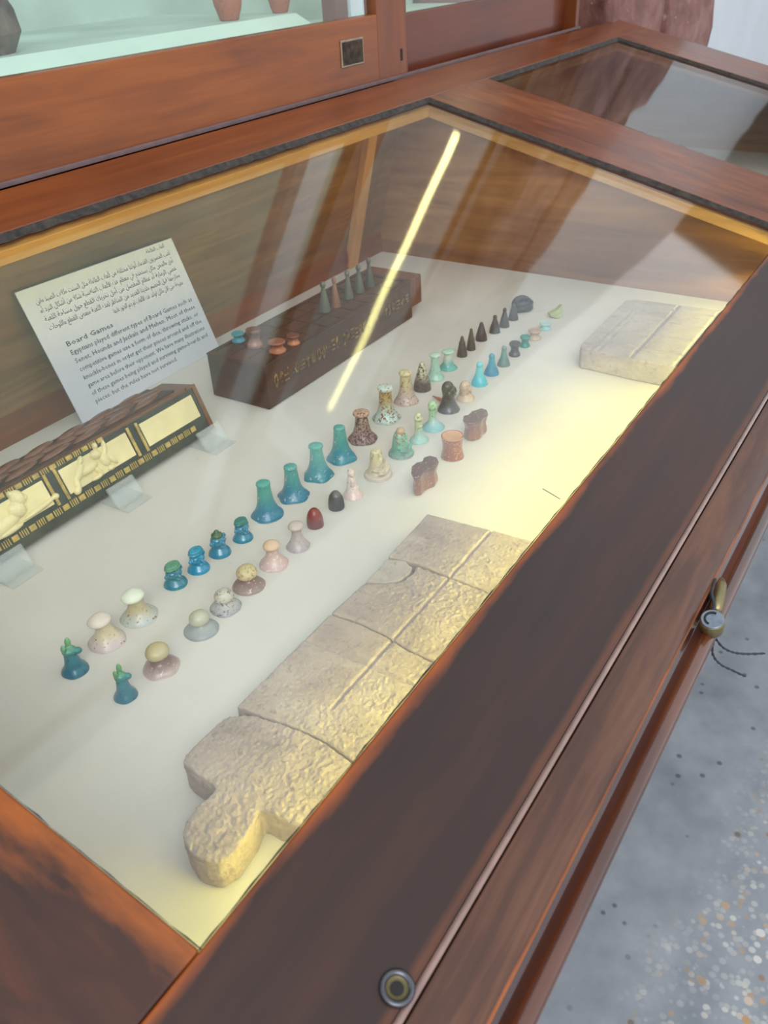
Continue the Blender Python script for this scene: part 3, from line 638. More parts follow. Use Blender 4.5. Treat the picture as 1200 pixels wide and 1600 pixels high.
def fragment(name, poly, h, parent, mat, vox=.0022, rough=1.0, grooves=(), seed=0, dz=0, label=None, wear=None):
    """poly: list of (x, y) in survey units. Extruded, voxelised and weathered stone fragment"""
    v, f = prism(poly, lambda p: Vector((p[0], p[1], 0.001)), lambda p: Vector((p[0], p[1], h + dz)))
    o = mesh(name, v, f, mat, parent, label=label); remesh(o, vox * U, 3)
    off = Vector(parent.location)
    for vt in o.data.vertices:
        p = (vt.co + off) / U; top = p.z > h * .8
        n1 = noise.noise(p * 22 + Vector((seed, 0, 0))); n2 = noise.noise(p * 90); n3 = noise.noise(p * 240)
        if top:
            wv = wear(p) if wear else .5
            d = -abs(n1) * .0024 * rough + (n2 * .0009 + n3 * .0017 + noise.noise(p * 420) * .0014) * (.25 + wv) * rough - max(0, wv - .6) * .002 * (1 + n1)
            for a, b, wd, dp in grooves:
                q = seg_d(Vector((p.x, p.y)), a, b)
                if q < wd: d -= dp * (1 - q / wd)
            vt.co.z += d * U
        else:
            vt.co += Vector((n1, noise.noise(p * 22 + Vector((9, 9, 0))), 0)) * .0022 * U + Vector((n2, n3, 0)) * .0006
            if p.z < .004: vt.co.z = max(vt.co.z, 0.0005 - off.z)
    return o
H1 = .057
def tp(px, py, h=H1): p = atz(px, py, h); return (p.x, p.y)
b1 = thing('stone_game_board', 'long pale limestone game board in broken pieces with a round knob end', 'game board', (-1.7, -1.2, 0))
YR = -1.47
def right(px, py): q = tp(px, py); return (q[0], YR)
J0L, J0R = tp(668, 802), tp(825, 842)
J1L, J1R = tp(606, 868), tp(768, 925)
J2 = [tp(516, 958), tp(560, 972), tp(602, 992), tp(640, 1016), tp(676, 1032)]
J3 = [tp(369, 1104), tp(396, 1114), tp(440, 1128), tp(478, 1142), tp(512, 1160), tp(552, 1190)]
def off(poly, dx): return [(x + dx, y) for x, y in poly]
def wear1(p): return min(1, max(0, .5 + noise.noise(Vector((p.x * 5, p.y * 5, 3))) * 1.1 - (p.y + 1.15) * 1.6))
g = .0016
V2 = lambda p: Vector((p[0], p[1]))
gl1 = [(V2((-2.05, -1.10)), V2((-.9, -1.10)), .0035, .005), (V2((-2.05, -1.25)), V2((-.9, -1.25)), .0035, .005)]
for k in range(7): gl1.append((V2((-1.95 + k * .15, -.95)), V2((-1.95 + k * .15, -1.5)), .003, .003))
chip = [tp(606, 871), tp(634, 874), tp(645, 884), tp(641, 894), tp(625, 904), tp(600, 909), tp(571, 907)]
f1 = [J0L, J0R, (J0R[0] + .01, YR), (J1R[0] + .02, YR), J1R, tp(700, 898), tp(650, 878), J1L]
fragment('board_fragment', f1, H1, b1, M_LIME, rough=.7, grooves=gl1, seed=1, wear=wear1)
f2 = [tp(606, 910), tp(630, 905), tp(646, 894), tp(650, 883), tp(700, 901), (J1R[0] - g * 2, J1R[1]), (J1R[0] - .002, YR), (J2[-1][0] + .03, YR)] + [(x + g, y) for x, y in J2[::-1]] + [tp(568, 911)]
fragment('board_fragment', f2, H1, b1, M_LIME, rough=.8, grooves=gl1, seed=2, wear=lambda p: wear1(p) + .35)
fragment('board_fragment', off(chip, -g), H1 - .002, b1, M_LIME2, rough=.5, seed=3, label='small rounded grey fragment set in the left edge')
f3 = [(x - g, y) for x, y in J2] + [(J2[-1][0] + .02, YR), (J3[-1][0] + .03, YR)] + [(x + g, y) for x, y in J3[::-1]]
fragment('board_fragment', f3, H1, b1, M_LIME, rough=.8, grooves=gl1, seed=4, wear=wear1)
f4 = [(x - g, y) for x, y in J3[1:]] + [(J3[-1][0] + .02, YR), (tp(478, 1300)[0] + .0, YR), tp(478, 1298), tp(440, 1276), tp(412, 1264), tp(403, 1262), tp(395, 1288), tp(384, 1306), tp(362, 1334), tp(340, 1345), tp(322, 1344), tp(302, 1336), tp(288, 1318), tp(284, 1300), tp(290, 1282), tp(308, 1258), tp(326, 1242), tp(338, 1231), tp(330, 1222), tp(308, 1208), tp(285, 1190), tp(290, 1178), tp(312, 1155), tp(330, 1138), tp(350, 1121), tp(372, 1116)]
fragment('board_fragment', f4, H1, b1, M_LIME, rough=.8, grooves=gl1[:2], seed=5, wear=lambda p: wear1(p) + .4, label='rough end fragment with the round knob')
H2 = .060
b2 = thing('stone_game_board', 'thick yellowish limestone slab with an incised grid at the right of the case', 'game board', (-.45, -1.25, 0))
q0, q1, q2 = tp(904, 542, H2), tp(985, 470, H2), tp(1063, 557, H2)
xa, xb_, ya = q0[0], q1[0] + .02, q0[1]
gl2 = [(V2((xa, ya - .035)), V2((xb_ - .1, ya - .035)), .0045, .010), (V2((xa, ya - .055)), V2((xb_ - .1, ya - .05)), .004, .008), (V2((xa, ya - .145)), V2((xb_, ya - .145)), .006, .013), (V2((xa, ya - .26)), V2((xb_, ya - .26)), .006, .013), (V2((xa, ya - .285)), V2((xb_, ya - .285)), .0045, .010)]
for k in range(4): gl2.append((V2((xa + .07 + k * .10, ya - .03)), V2((xa + .07 + k * .10, ya - .42)), .0045, .009))
fragment('slab_body', [(xa, ya - .01), (xa + .012, ya), (xb_ - .02, ya + .008), (xb_, ya - .02), (xb_ + .02, ya - .40), (xa - .0, ya - .40), (xa - .012, ya - .27), (xa - .012, ya - .15)], H2, b2, M_LIME2, rough=.5, grooves=gl2, seed=8, wear=lambda p: .2)

# ---------------------------------------------------------------- gaming pieces
def C3(*c): return rgb(*c)
TEAL, BLUE, MINT, CREAM, DARKC, PINKC, GREYC, BROWNC = C3(24, 138, 150), C3(10, 130, 170), C3(150, 206, 186), C3(216, 206, 170), C3(66, 62, 54), C3(206, 176, 168), C3(160, 160, 158), C3(112, 66, 50)
P_TALL = [(0, 0), (.97, 0), (1, .03), (.98, .06), (.86, .12), (.70, .22), (.58, .35), (.50, .5), (.45, .68), (.41, .86), (.36, .90)]
P_KNOB = [(.36, .86), (.44, .885), (.46, .92), (.43, .965), (.28, .99), (0, 1.0)]
P_FOOT = [(0, 0), (.97, 0), (1, .03), (.97, .08), (.86, .16), (.66, .26), (.48, .36), (.40, .48), (.40, .62)]
P_STEM = [(0, 0), (.97, 0), (1, .03), (.95, .08), (.78, .18), (.58, .32), (.45, .48), (.41, .66), (.42, .82)]
P_PAWN = [(0, 0), (.95, 0), (1, .04), (.94, .18), (.76, .38), (.55, .58), (.36, .76), (.30, .82)]
P_CONE = [(0, 0), (.94, 0), (1, .05), (.95, .2), (.78, .42), (.56, .66), (.38, .84), (.30, .93), (.16, .99), (0, 1)]
P_BELL = [(0, 0), (.95, 0), (1, .04), (.92, .14), (.72, .32), (.56, .52), (.46, .72), (.44, .84), (.36, .95), (.18, .99), (0, 1)]
P_SPOOL = [(0, 0), (.9, 0), (1, .06), (.98, .16), (.78, .3), (.68, .48), (.72, .64), (.92, .78), (1, .86), (.98, .96), (.9, 1), (.8, .985), (0, .97)]
P_BULLET = [(0, 0), (.9, 0), (1, .06), (1, .3), (.92, .55), (.72, .78), (.42, .94), (.2, .99), (0, 1)]
def place(bx, by, w_, top):
    """bx,by = pixel of the centre of the foot, w_ = its width in pixels, top = pixel of the top"""
    b = atz(bx, by); s_ = pxsize(b); return b, w_ / 2 * s_, height(bx, top, b)
def lobj(name, prof, r, h, mat, parent, seed=0, wob=.06, k=4, seg=32, label=None, fl=0):
    v, f = lathe(smoothprof(prof, k), seg, wob, seed)
    out = []
    for p in v:
        q = Vector((p.x * r, p.y * r, p.z * h))
        if fl: # scalloped hem
            a = math.atan2(p.y, p.x); m_ = max(0, 1 - p.z / .15); q.x *= 1 + fl * m_ * math.sin(5 * a + seed); q.y *= 1 + fl * m_ * math.sin(5 * a + seed)
        out.append(q)
    return mesh(name, out, f, mat, parent, smooth=True, world=False, label=label)
GA = 'game pieces in the back row on the linen'; GB = 'game pieces in the front row on the linen'
def piece(label, bx, by, w_, top, group, name='game_piece'):
    b, r, h = place(bx, by, w_, top); return thing(name, label, 'game piece', (b.x, b.y, 0.0), group), r, h
_i = [0]
def nm(): _i[0] += 1; return 'glaze_%02d' % _i[0]
def tall(label, bx, by, w_, top, low, high, spot=None, amt=.3, knob=1.0, group=GA, prof=P_TALL, kcol=None, fl=.03, rough=.35):
    t, r, h = piece(label, bx, by, w_, top, group); m = glaze(nm(), low, high, spot, amt, rough=rough)
    lobj('body', prof, r, h, m, t, _i[0], fl=fl); mk = glaze(nm(), kcol or high, kcol or high, spot, amt * .6, rough=rough)
    lobj('knob', [(a * knob, z) for a, z in P_KNOB], r, h, mk, t, _i[0]); return t
def mushroom(label, bx, by, w_, top, low, high, capc, spot=None, amt=.3, cap=.70, flat=.24, group=GA, stem=False, capspot=None, leanx=0):
    t, r, h = piece(label, bx, by, w_, top, group)
    lobj('foot', P_STEM if stem else P_FOOT, r, h, glaze(nm(), low, high, spot, amt, rough=.45, split=(.1, .5)), t, _i[0], .08)
    mb = MB(); ch = flat; mb.ball((leanx * r, 0, h * (1 - ch)), (r * cap, r * cap * .94, h * ch), 28, 14)
    for q in mb.v:
        if q.z < h * (1 - ch * 1.0): q.z = h * (1 - ch) + (q.z - h * (1 - ch)) * .72
        q += q.normalized() * noise.noise(q * 60) * r * .05
    mb.build('cap', glaze(nm(), capc, capc, capspot, .35, rough=.5), t, smooth=True, world=False); return t
# --- back row, from the left end of the case
def horned(label, bx, by, w_, top, group):
    t, r, h = piece(label, bx, by, w_, top, group)
    lobj('body', [(0, 0), (.97, 0), (1, .04), (.92, .1), (.68, .22), (.54, .4), (.48, .55), (.40, .68)], r, h, glaze(nm(), C3(8, 104, 126), C3(20, 122, 136), C3(20, 70, 80), .1), t, 3)
    mb = MB(); mb.ball((0, 0, h * .66), (r * .56, r * .56, h * .13)); mb.ball((r * .42, -r * .34, h * .62), (r * .44, r * .34, h * .09), rot=Matrix.Rotation(.5, 3, 'Y'))
    mb.ball((-r * .40, 0, h * .80), (r * .20, r * .24, h * .14)); mb.ball((r * .18, r * .16, h * .86), (r * .24, r * .24, h * .16), rot=Matrix.Rotation(.1, 3, 'Y'))
    o = mb.build('jackal_head', glaze(nm(), C3(20, 126, 130), C3(120, 176, 116), C3(20, 116, 120), .3), t, world=False, label='worn green jackal head with upright ears'); remesh(o, .0012 * U, 1)
horned('teal jackal-headed piece at the far left end of the back row', 118, 1047, 41, 996, GA)
mushroom('pinkish white mushroom-shaped piece with a wide cap, second from left in the back row', 168, 1001, 57, 957, C3(206, 186, 184), C3(220, 206, 168), C3(222, 208, 194), C3(120, 90, 80), .05, .66, .17, stem=True, leanx=-.14)
mushroom('white-capped mushroom-shaped piece with brown stains under the cap, third in the back row', 218, 963, 56, 920, C3(186, 190, 184), C3(196, 180, 140), C3(226, 230, 208), C3(110, 74, 36), .1, .66, .18, stem=True, leanx=-.1)
def headfig(label, bx, by, w_, top, c1, c2, hat=True, group=GA, crest=False):
    t, r, h = piece(label, bx, by, w_, top, group); m = glaze(nm(), c1, c1, c2, .12, rough=.22, coat=.6)
    lobj('foot', [(0, 0), (.96, 0), (1, .06), (.93, .14), (.7, .26), (.5, .36), (.44, .44)], r, h, m, t, 5)
    mb = MB(); mb.ball((0, 0, h * .56), (r * .76, r * .70, h * .25)); mb.ball((-r * .82, 0, h * .58), (r * .22, r * .18, h * .10)); mb.ball((r * .82, -.0, h * .60), (r * .22, r * .18, h * .11))
    mb.ball((-.05 * r, -r * .72, h * .54), (r * .18, r * .2, h * .09)); mb.ball((0, -r * .64, h * .40), (r * .36, r * .2, h * .05)); mb.ball((-r * .30, -r * .62, h * .66), (r * .15, r * .16, h * .045)); mb.ball((r * .28, -r * .62, h * .66), (r * .15, r * .16, h * .045))
    mb.ball((0, -r * .2, h * .33), (r * .5, r * .4, h * .10))
    o = mb.build('face', m, t, world=False, label='moulded face with ears'); remesh(o, .0010 * U, 1)
    m2 = glaze(nm(), c2, c2, C3(70, 90, 50), .3)
    mb = MB()
    if crest: mb.ball((0, 0, h * .80), (r * .56, r * .56, h * .12)); mb.ball((r * .02, 0, h * .90), (r * .26, r * .28, h * .13))
    else:
        v, f = lathe([(0, .74), (.36, .74), (.38, .80), (.44, .90), (.46, .97), (.40, 1.0), (0, 1.0)], 20); mb.add([Vector((p.x * r * 1.6, p.y * r * 1.2, p.z * h)) for p in v], f)
        v, f = lathe([(0, .83), (.48, .83), (.48, .87), (0, .87)], 20); mb.add([Vector((p.x * r * 1.7, p.y * r * 1.3, p.z * h)) for p in v], f)
    o = mb.build('crest' if crest else 'headdress', m2, t, world=False); remesh(o, .0014 * U, 1)
headfig('dark teal head-shaped piece with a greenish flat headdress, first of the small blue heads', 275, 912, 36, 880, C3(2, 118, 138), C3(80, 150, 116))
headfig('bright blue head-shaped piece with a flat headdress, second of the small blue heads', 311, 889, 34, 857, C3(0, 138, 176), C3(8, 146, 178))
headfig('blue head-shaped piece with a pointed dark crest, third of the small blue heads', 344, 864, 34, 828, C3(0, 126, 156), C3(54, 100, 66), crest=True)
headfig('blue-green head-shaped piece with a dark flat headdress, nearest the tall teal cones', 380, 841, 31, 811, C3(0, 124, 152), C3(30, 120, 110))
T1, T2, T3 = C3(14, 116, 144), C3(70, 168, 152), C3(200, 176, 168)
tall('tallest teal cone piece, leftmost of the four teal cones', 418, 804, 49, 751, T1, C3(72, 160, 146), C3(190, 178, 160), .0)
tall('teal cone piece with a small brown-edged knob, second of the four teal cones', 459, 775, 48, 726, T1, C3(66, 154, 146), T3, .08, fl=.06, knob=.95)
tall('teal cone piece with a chipped flat cap, third of the four teal cones', 498, 743, 46, 693, C3(20, 128, 142), C3(78, 164, 150), T3, .06, knob=1.05, fl=.07)
tall('blue-green cone piece with a rounded top, rightmost of the four teal cones', 534, 716, 45, 665, C3(46, 136, 154), C3(72, 158, 148), T3, .05, knob=.9)
tall('brown-speckled pinkish cone piece with a domed knob', 567, 686, 45, 642, C3(150, 124, 122), C3(176, 150, 130), C3(84, 62, 52), .65, knob=1.25, kcol=C3(196, 160, 136), rough=.6)
tall('tall cream piece with a brown-stained stem and a pale blue rim and cap', 604, 654, 43, 602, C3(186, 206, 196), C3(186, 160, 100), C3(122, 84, 50), .45, knob=1.25, kcol=C3(204, 216, 206), rough=.5)
tall('cream piece with a grey-brown lower stem on a pink flaring foot', 635, 627, 38, 579, C3(196, 174, 164), C3(210, 198, 152), C3(132, 104, 86), .3, knob=1.2, kcol=C3(222, 208, 164), rough=.5)
def single(label, bx, by, w_, top, prof, low, high, spot=None, amt=.3, group=GA, name='body', rough=.4, coat=.3, wob=.05, fl=0, split=(.25, .75)):
    t, r, h = piece(label, bx, by, w_, top, group); lobj(name, prof, r, h, glaze(nm(), low, high, spot, amt, rough=rough, coat=coat, split=split), t, _i[0], wob, fl=fl); return t, r, h
def with_knob(label, bx, by, w_, top, low, high, kc, spot=None, amt=.2, group=GA, wide=1.3):
    return tall(label, bx, by, w_, top, low, high, spot, amt, knob=wide, kcol=kc, group=group)
single('cream conical piece with dark mottled lower half, tapering to a narrow tip', 660, 608, 27, 566, P_CONE, C3(96, 92, 84), C3(206, 206, 172), C3(70, 66, 60), .5, split=(.3, .7))
with_knob('slender mint green piece with a round flat knob', 680, 591, 28, 552, C3(160, 202, 184), C3(176, 216, 194), C3(192, 218, 198), C3(120, 120, 104), .05, wide=1.35)
with_knob('short mint and white piece with a wide knob and turquoise foot', 700, 575, 28, 547, C3(96, 174, 164), C3(214, 222, 206), C3(180, 216, 196), None, 0, wide=1.5)
for i, (bx, by, w_, top, lab) in enumerate(((722, 556, 16, 525, 'dark grooved cone, nearest the short mint piece'), (736, 546, 14, 513, 'dark olive slim cone, second of the dark cones'), (752, 531, 18, 503, 'black smooth cone, third of the dark cones'), (773, 519, 17, 492, 'dark grey bottle-shaped cone, fourth of the dark cones'), (788, 510, 16, 481, 'dark grey cone, fifth of the dark cones'), (802, 499, 16, 474, 'dark grey cone leaning beside the black ring'))):
    pr = P_CONE if i in (0, 1, 2, 5) else P_PAWN
    t, r, h = single(lab, bx, by, w_, top, pr, C3(58, 56, 48), C3(78, 74, 58) if i < 2 else C3(74, 70, 70), C3(104, 96, 60) if i < 2 else None, .2, rough=.5)
    if pr is P_PAWN: mb = MB(); mb.ball((0, 0, h * .87), (r * .38, r * .38, h * .13)); mb.build('tip', bpy.data.materials['glaze_%02d' % _i[0]], t, smooth=True, world=False)
    if i == 0: lobj('collar', [(.5, .60), (.62, .62), (.62, .68), (.46, .72)], r, h, bpy.data.materials['glaze_%02d' % _i[0]], t)
# dark ring (twisted loop) at the far end
b, r, h = place(816, 484, 29, 470); t = thing('stone_ring', 'black lobed stone ring lying at the far end of the back row', 'ring', (b.x, b.y, 0))
mb = MB()
for z0 in (.010, .024): mb.tube([(r * .98 * math.cos(a) * (1 + .1 * math.sin(3 * a)), r * .8 * math.sin(a), z0 + .003 * math.sin(2 * a)) for a in [k * 2 * math.pi / 24 for k in range(25)]], .0105, 8)
o = mb.build('ring_body', plain('black_stone', rgb(56, 58, 62), .35, var=.3), t, world=False); remesh(o, .0014 * U, 2)
# --- front row
horned('teal jackal-headed piece at the left end of the front row', 197, 1087, 36, 1037, GB)
mushroom('mushroom-shaped piece with a buff cap and brown-ringed pink foot, next to the front jackal piece', 252, 1043, 56, 1006, C3(190, 166, 158), C3(120, 84, 72), C3(190, 176, 132), C3(206, 190, 180), .1, .70, .30, GB)
mushroom('plain grey-blue mushroom-shaped piece with a pale cap, front row', 315, 984, 53, 955, C3(142, 148, 146), C3(156, 160, 156), C3(188, 186, 160), None, 0, .64, .36, GB)
mushroom('grey mushroom-shaped piece with black specks, front row', 353, 949, 48, 921, C3(158, 156, 156), C3(180, 176, 172), C3(200, 192, 172), C3(72, 66, 64), .3, .68, .36, GB, capspot=C3(120, 110, 110))
mushroom('mushroom-shaped piece with a spotted buff cap and dark brown foot, front row', 389, 915, 50, 884, C3(150, 124, 112), C3(116, 76, 60), C3(206, 188, 140), C3(206, 190, 170), .15, .70, .34, GB, capspot=C3(150, 112, 66))
mushroom('pale pink conical piece with a peach cap, front row', 428, 881, 45, 846, C3(200, 166, 160), C3(206, 178, 166), C3(224, 190, 160), C3(226, 206, 200), .25, .62, .18, GB, stem=True)
mushroom('lilac-grey piece with a flat speckled cap and lobed foot, front row', 466, 854, 36, 816, C3(172, 158, 160), C3(186, 172, 168), C3(202, 186, 174), C3(140, 124, 126), .2, .72, .15, GB, stem=True)
t, r, h = single('small dark red rounded obelisk piece, front row', 493, 821, 26, 794, P_BULLET, C3(104, 26, 26), C3(134, 50, 44), C3(170, 100, 90), .12, GB)
t, r, h = single('small black ribbed bullet-shaped piece, front row', 526, 793, 25, 767, P_BULLET, C3(58, 54, 46), C3(78, 74, 64), None, 0, GB)
mb = MB()
for k in range(9):
    a = math.pi * 1.05 + k * .22
    mb.tube([(r * 1.0 * rr * math.cos(a), r * 1.0 * rr * math.sin(a), h * z) for rr, z in ((1.0, .08), (1.01, .3), (.94, .55), (.75, .78))], r * .055, 5)
mb.build('ribs', plain('black_ribs', rgb(40, 38, 34), .4), t, world=False)
def figure(label, bx, by, w_, top, foot, torso, blobs, mats, group, vox=.0010, name='figure'):
    t, r, h = piece(label, bx, by, w_, top, group, 'figurine_piece')
    lobj('foot', foot, r, h, mats[0], t, _i[0])
    mb = MB(); v, f = lathe(smoothprof(torso, 4), 24); mb.add([Vector((p.x * r, p.y * r * .88 + .08 * r, p.z * h)) for p in v], f)
    for (x, y, z, rx, ry, rz, *a) in blobs:
        rot = Matrix.Rotation(a[0], 3, a[1] if len(a) > 1 else 'Y') if a else None; mb.ball((x * r, y * r, z * h), (rx * r * 1.18, ry * r * 1.18, rz * h * 1.02), rot=rot)
    o = mb.build(name, mats[1], t, world=False); remesh(o, vox * U, 1); return t, r, h
LOWF = [(0, 0), (.96, 0), (1, .03), (.95, .08), (.7, .14), (.45, .2), (.3, .24), (0, .25)]
MW = glaze('pink_white', C3(214, 184, 178), C3(226, 210, 196), C3(150, 120, 112), .1); MW2 = glaze('pink_white_b', C3(224, 206, 194), C3(222, 204, 190), C3(150, 110, 104), .1)
figure('small pinkish white kneeling bird-like figure, front row', 552, 774, 32, 732, [(0, 0), (.96, 0), (1, .03), (.9, .08), (.65, .2), (.5, .32), (.42, .4)],
       [(0, .05), (.66, .1), (.56, .3), (.50, .5), (.42, .66), (.34, .74), (.36, .84), (.3, .95), (0, 1.0)], [(-.26, -.22, .5, .22, .2, .12), (-.08, -.04, .86, .34, .34, .12), (-.28, -.34, .82, .13, .12, .05), (-.34, -.3, .60, .18, .14, .05), (.1, -.34, .3, .34, .2, .09)], (MW, MW2), GB)
MC = glaze('cream_fig', C3(206, 190, 164), C3(216, 208, 168), C3(160, 134, 104), .15)
figure('cream seated cross-legged figure without a head, front row', 591, 742, 43, 702, [(0, 0), (.97, 0), (1, .04), (.96, .1), (.7, .14), (0, .16)],
       [(0, .04), (.78, .08), (.74, .2), (.62, .34), (.54, .5), (.50, .66), (.46, .84), (.40, .95), (.24, 1.0), (0, .99)], [(-.42, -.22, .28, .50, .17, .07, .5), (.42, -.22, .26, .50, .17, .07, -.4), (-.2, -.62, .18, .56, .16, .06, .35), (.3, -.55, .2, .46, .16, .06, -.5), (.36, -.1, .5, .12, .18, .25, -.35), (-.36, -.1, .5, .12, .18, .25, .35), (-.12, -.34, .62, .12, .14, .22, .5), (.15, -.34, .66, .12, .14, .22, -.5)], (glaze('cream_foot', C3(196, 180, 168), C3(206, 190, 170)), MC), GB)
MG = glaze('mint_fig', C3(96, 170, 150), C3(140, 200, 168), C3(160, 120, 112), .45)
figure('turquoise and pink seated figure with a round head, front row', 627, 709, 39, 669, [(0, 0), (.97, 0), (1, .04), (.96, .1), (.7, .14), (0, .16)],
       [(0, .04), (.82, .08), (.78, .22), (.70, .4), (.62, .58), (.54, .74), (.34, .86), (0, .9)], [(-.42, -.24, .30, .50, .18, .07, .6), (.44, -.2, .34, .16, .2, .26, -.3), (-.5, 0, .55, .14, .2, .24, .2), (.3, -.5, .2, .5, .18, .06, -.5), (-.3, -.5, .22, .5, .18, .06, .4), (-.1, -.34, .55, .13, .14, .2, -.3), (.2, -.3, .58, .12, .14, .22, .4), (.0, -.46, .40, .14, .2, .2)], (glaze('turq_foot', C3(130, 150, 146), C3(110, 170, 156), C3(140, 110, 110), .4), MG), GB)
b, r, h = place(627, 709, 39, 669)
tt = [o for o in bpy.data.objects if o.get('label', '').startswith('turquoise and pink seated')][0]
mb = MB(); mb.ball((0, 0, h * .88), (r * .38, r * .36, h * .14)); mb.ball((0, -r * .34, h * .86), (r * .08, r * .08, h * .04)); mb.build('head', glaze('buff_head', C3(196, 170, 138), C3(200, 176, 146)), tt, smooth=True, world=False)
M5 = glaze('pale_green_fig', C3(196, 208, 170), C3(210, 216, 172), C3(110, 130, 100), .15)
figure('narrow pale green standing figure with a wedge-shaped head, front row', 655, 688, 30, 645, [(0, 0), (.97, 0), (1, .03), (.94, .07), (.66, .16), (.46, .3), (.40, .44)],
       [(0, .05), (.46, .2), (.40, .4), (.40, .6), (.38, .72), (.44, .84), (.34, .95), (0, 1.0)], [(-.08, -.02, .80, .48, .38, .10, .3), (-.02, 0, .90, .32, .3, .10, .5), (-.1, -.3, .55, .3, .14, .04)], (glaze('mint_foot', C3(158, 196, 186), C3(178, 204, 184)), M5), GB)
M6 = glaze('mint_fig_b', C3(160, 206, 176), C3(180, 218, 172), C3(90, 130, 100), .2)
figure('mint green standing figure with a beaked head on a wide blue-white foot, front row', 677, 668, 35, 627, [(0, 0), (.97, 0), (1, .03), (.92, .08), (.62, .18), (.36, .3), (.28, .4)],
       [(0, .05), (.44, .15), (.34, .35), (.34, .55), (.36, .7), (.42, .85), (.3, .97), (0, 1.0)], [(-.06, 0, .82, .42, .34, .14), (.28, -.1, .86, .20, .2, .06, .3), (.24, -.12, .66, .12, .14, .14, -.3), (-.3, 0, .9, .16, .2, .08)], (glaze('bluewhite_foot', C3(132, 184, 186), C3(180, 200, 192)), M6), GB)
M7 = glaze('dark_green_fig', C3(80, 82, 74), C3(88, 84, 70), C3(64, 118, 98), .3)
figure('dark grey-green bust with a rounded wig on a flaring foot, front row', 701, 640, 34, 597, [(0, 0), (.97, 0), (1, .03), (.95, .08), (.78, .2), (.62, .36), (.52, .5), (.46, .6)],
       [(0, .2), (.62, .35), (.52, .5), (.56, .62), (.62, .78), (.50, .92), (.2, 1.0), (0, 1.0)], [(.16, -.34, .72, .34, .3, .14), (-.3, -.2, .6, .26, .3, .16), (.42, -.1, .6, .22, .3, .14), (.2, -.64, .70, .09, .1, .05), (.2, -.5, .56, .2, .14, .05)], (glaze('dark_foot', C3(70, 72, 70), C3(84, 82, 74)), M7), GB)
M8 = glaze('tan_fig', C3(190, 160, 132), C3(206, 178, 146), C3(130, 96, 70), .3)
figure('small tan head-shaped piece beside the dark bust, front row', 727, 623, 29, 596, [(0, 0), (.97, 0), (1, .06), (.92, .14), (.7, .26), (.55, .36)],
       [(0, .1), (.66, .3), (.62, .5), (.64, .7), (.48, .9), (.2, 1.0), (0, 1.0)], [(.15, -.4, .55, .3, .24, .16), (.2, -.58, .56, .09, .1, .07), (.05, 0, .85, .42, .4, .14), (.3, -.4, .35, .28, .2, .1)], (glaze('tan_foot', C3(200, 178, 150), C3(196, 170, 140)), M8), GB)
def pawnlike(label, bx, by, w_, top, low, high, group, spot=None):
    t, r, h = single(label, bx, by, w_, top, [(0, 0), (.96, 0), (1, .05), (.92, .16), (.68, .34), (.48, .54), (.40, .74), (.36, .82)], low, high, spot, .1, group, rough=.25, coat=.5)
    mb = MB(); mb.ball((0, 0, h * .84), (r * .42, r * .42, h * .16)); mb.build('tip', bpy.data.materials['glaze_%02d' % _i[0]], t, smooth=True, world=False)
pawnlike('bright cyan bottle-shaped piece, front row', 749, 600, 25, 565, C3(60, 184, 200), C3(110, 206, 206), GB)
pawnlike('deep blue cone piece, next to the cyan piece, front row', 768, 584, 23, 552, C3(30, 126, 164), C3(60, 156, 176), GB)
pawnlike('grey-green small cone piece, front row', 787, 570, 20, 540, C3(92, 124, 120), C3(110, 150, 140), GB)
single('dark grey spool-shaped piece, front row', 804, 555, 18, 535, P_SPOOL, C3(66, 64, 66), C3(74, 70, 72), None, 0, GB)
single('dark teal spool-shaped piece, front row', 820, 541, 16, 525, P_SPOOL, C3(40, 130, 120), C3(60, 146, 134), None, 0, GB)
single('pinkish buff spool-shaped piece, front row', 835, 529, 21, 515, P_SPOOL, C3(200, 178, 160), C3(196, 172, 152), C3(160, 130, 112), .3, GB)
single('pale turquoise flat spool-shaped piece, front row', 852, 514, 18, 504, P_SPOOL, C3(150, 204, 204), C3(186, 216, 212), None, 0, GB)
# shard, chip, knucklebones, copper spool
b = atz(869, 497); t = thing('stone_shard', 'olive-green pointed shard at the far end of the front row', 'shard', (b.x, b.y, 0))
s_ = pxsize(b); A = [cam_axis(x, y, 0) * s_ for x, y in ((-11, -2), (2, -8), (10, -16), (9, 2), (2, 6), (-8, 3))]
A = [a - Vector((0, 0, min(q.z for q in A))) for a in A]
v, f = prism(A, lambda p: p, lambda p: p + Vector((.008, .012, 0))); mesh('shard_body', v, f, plain('olive_glass', rgb(160, 166, 110), .4, var=.2), t, world=False, bevel=.002)
b = atz(686, 628); t = thing('wood_chip', 'thin reddish sliver lying behind the dark bust', 'chip', (b.x, b.y, 0))
p0, p1 = atz(676, 621) - Vector((b.x, b.y, 0)), atz(696, 631) - Vector((b.x, b.y, 0)); mb = MB(); mb.tube([p0 + Vector((0, 0, .004)), (p0 + p1) / 2 + Vector((0, 0, .006)), p1 + Vector((0, 0, .005))], [.0012, .004, .0036], 6); mb.build('sliver', plain('red_sliver', rgb(190, 120, 90), .6), t, world=False, smooth=True)
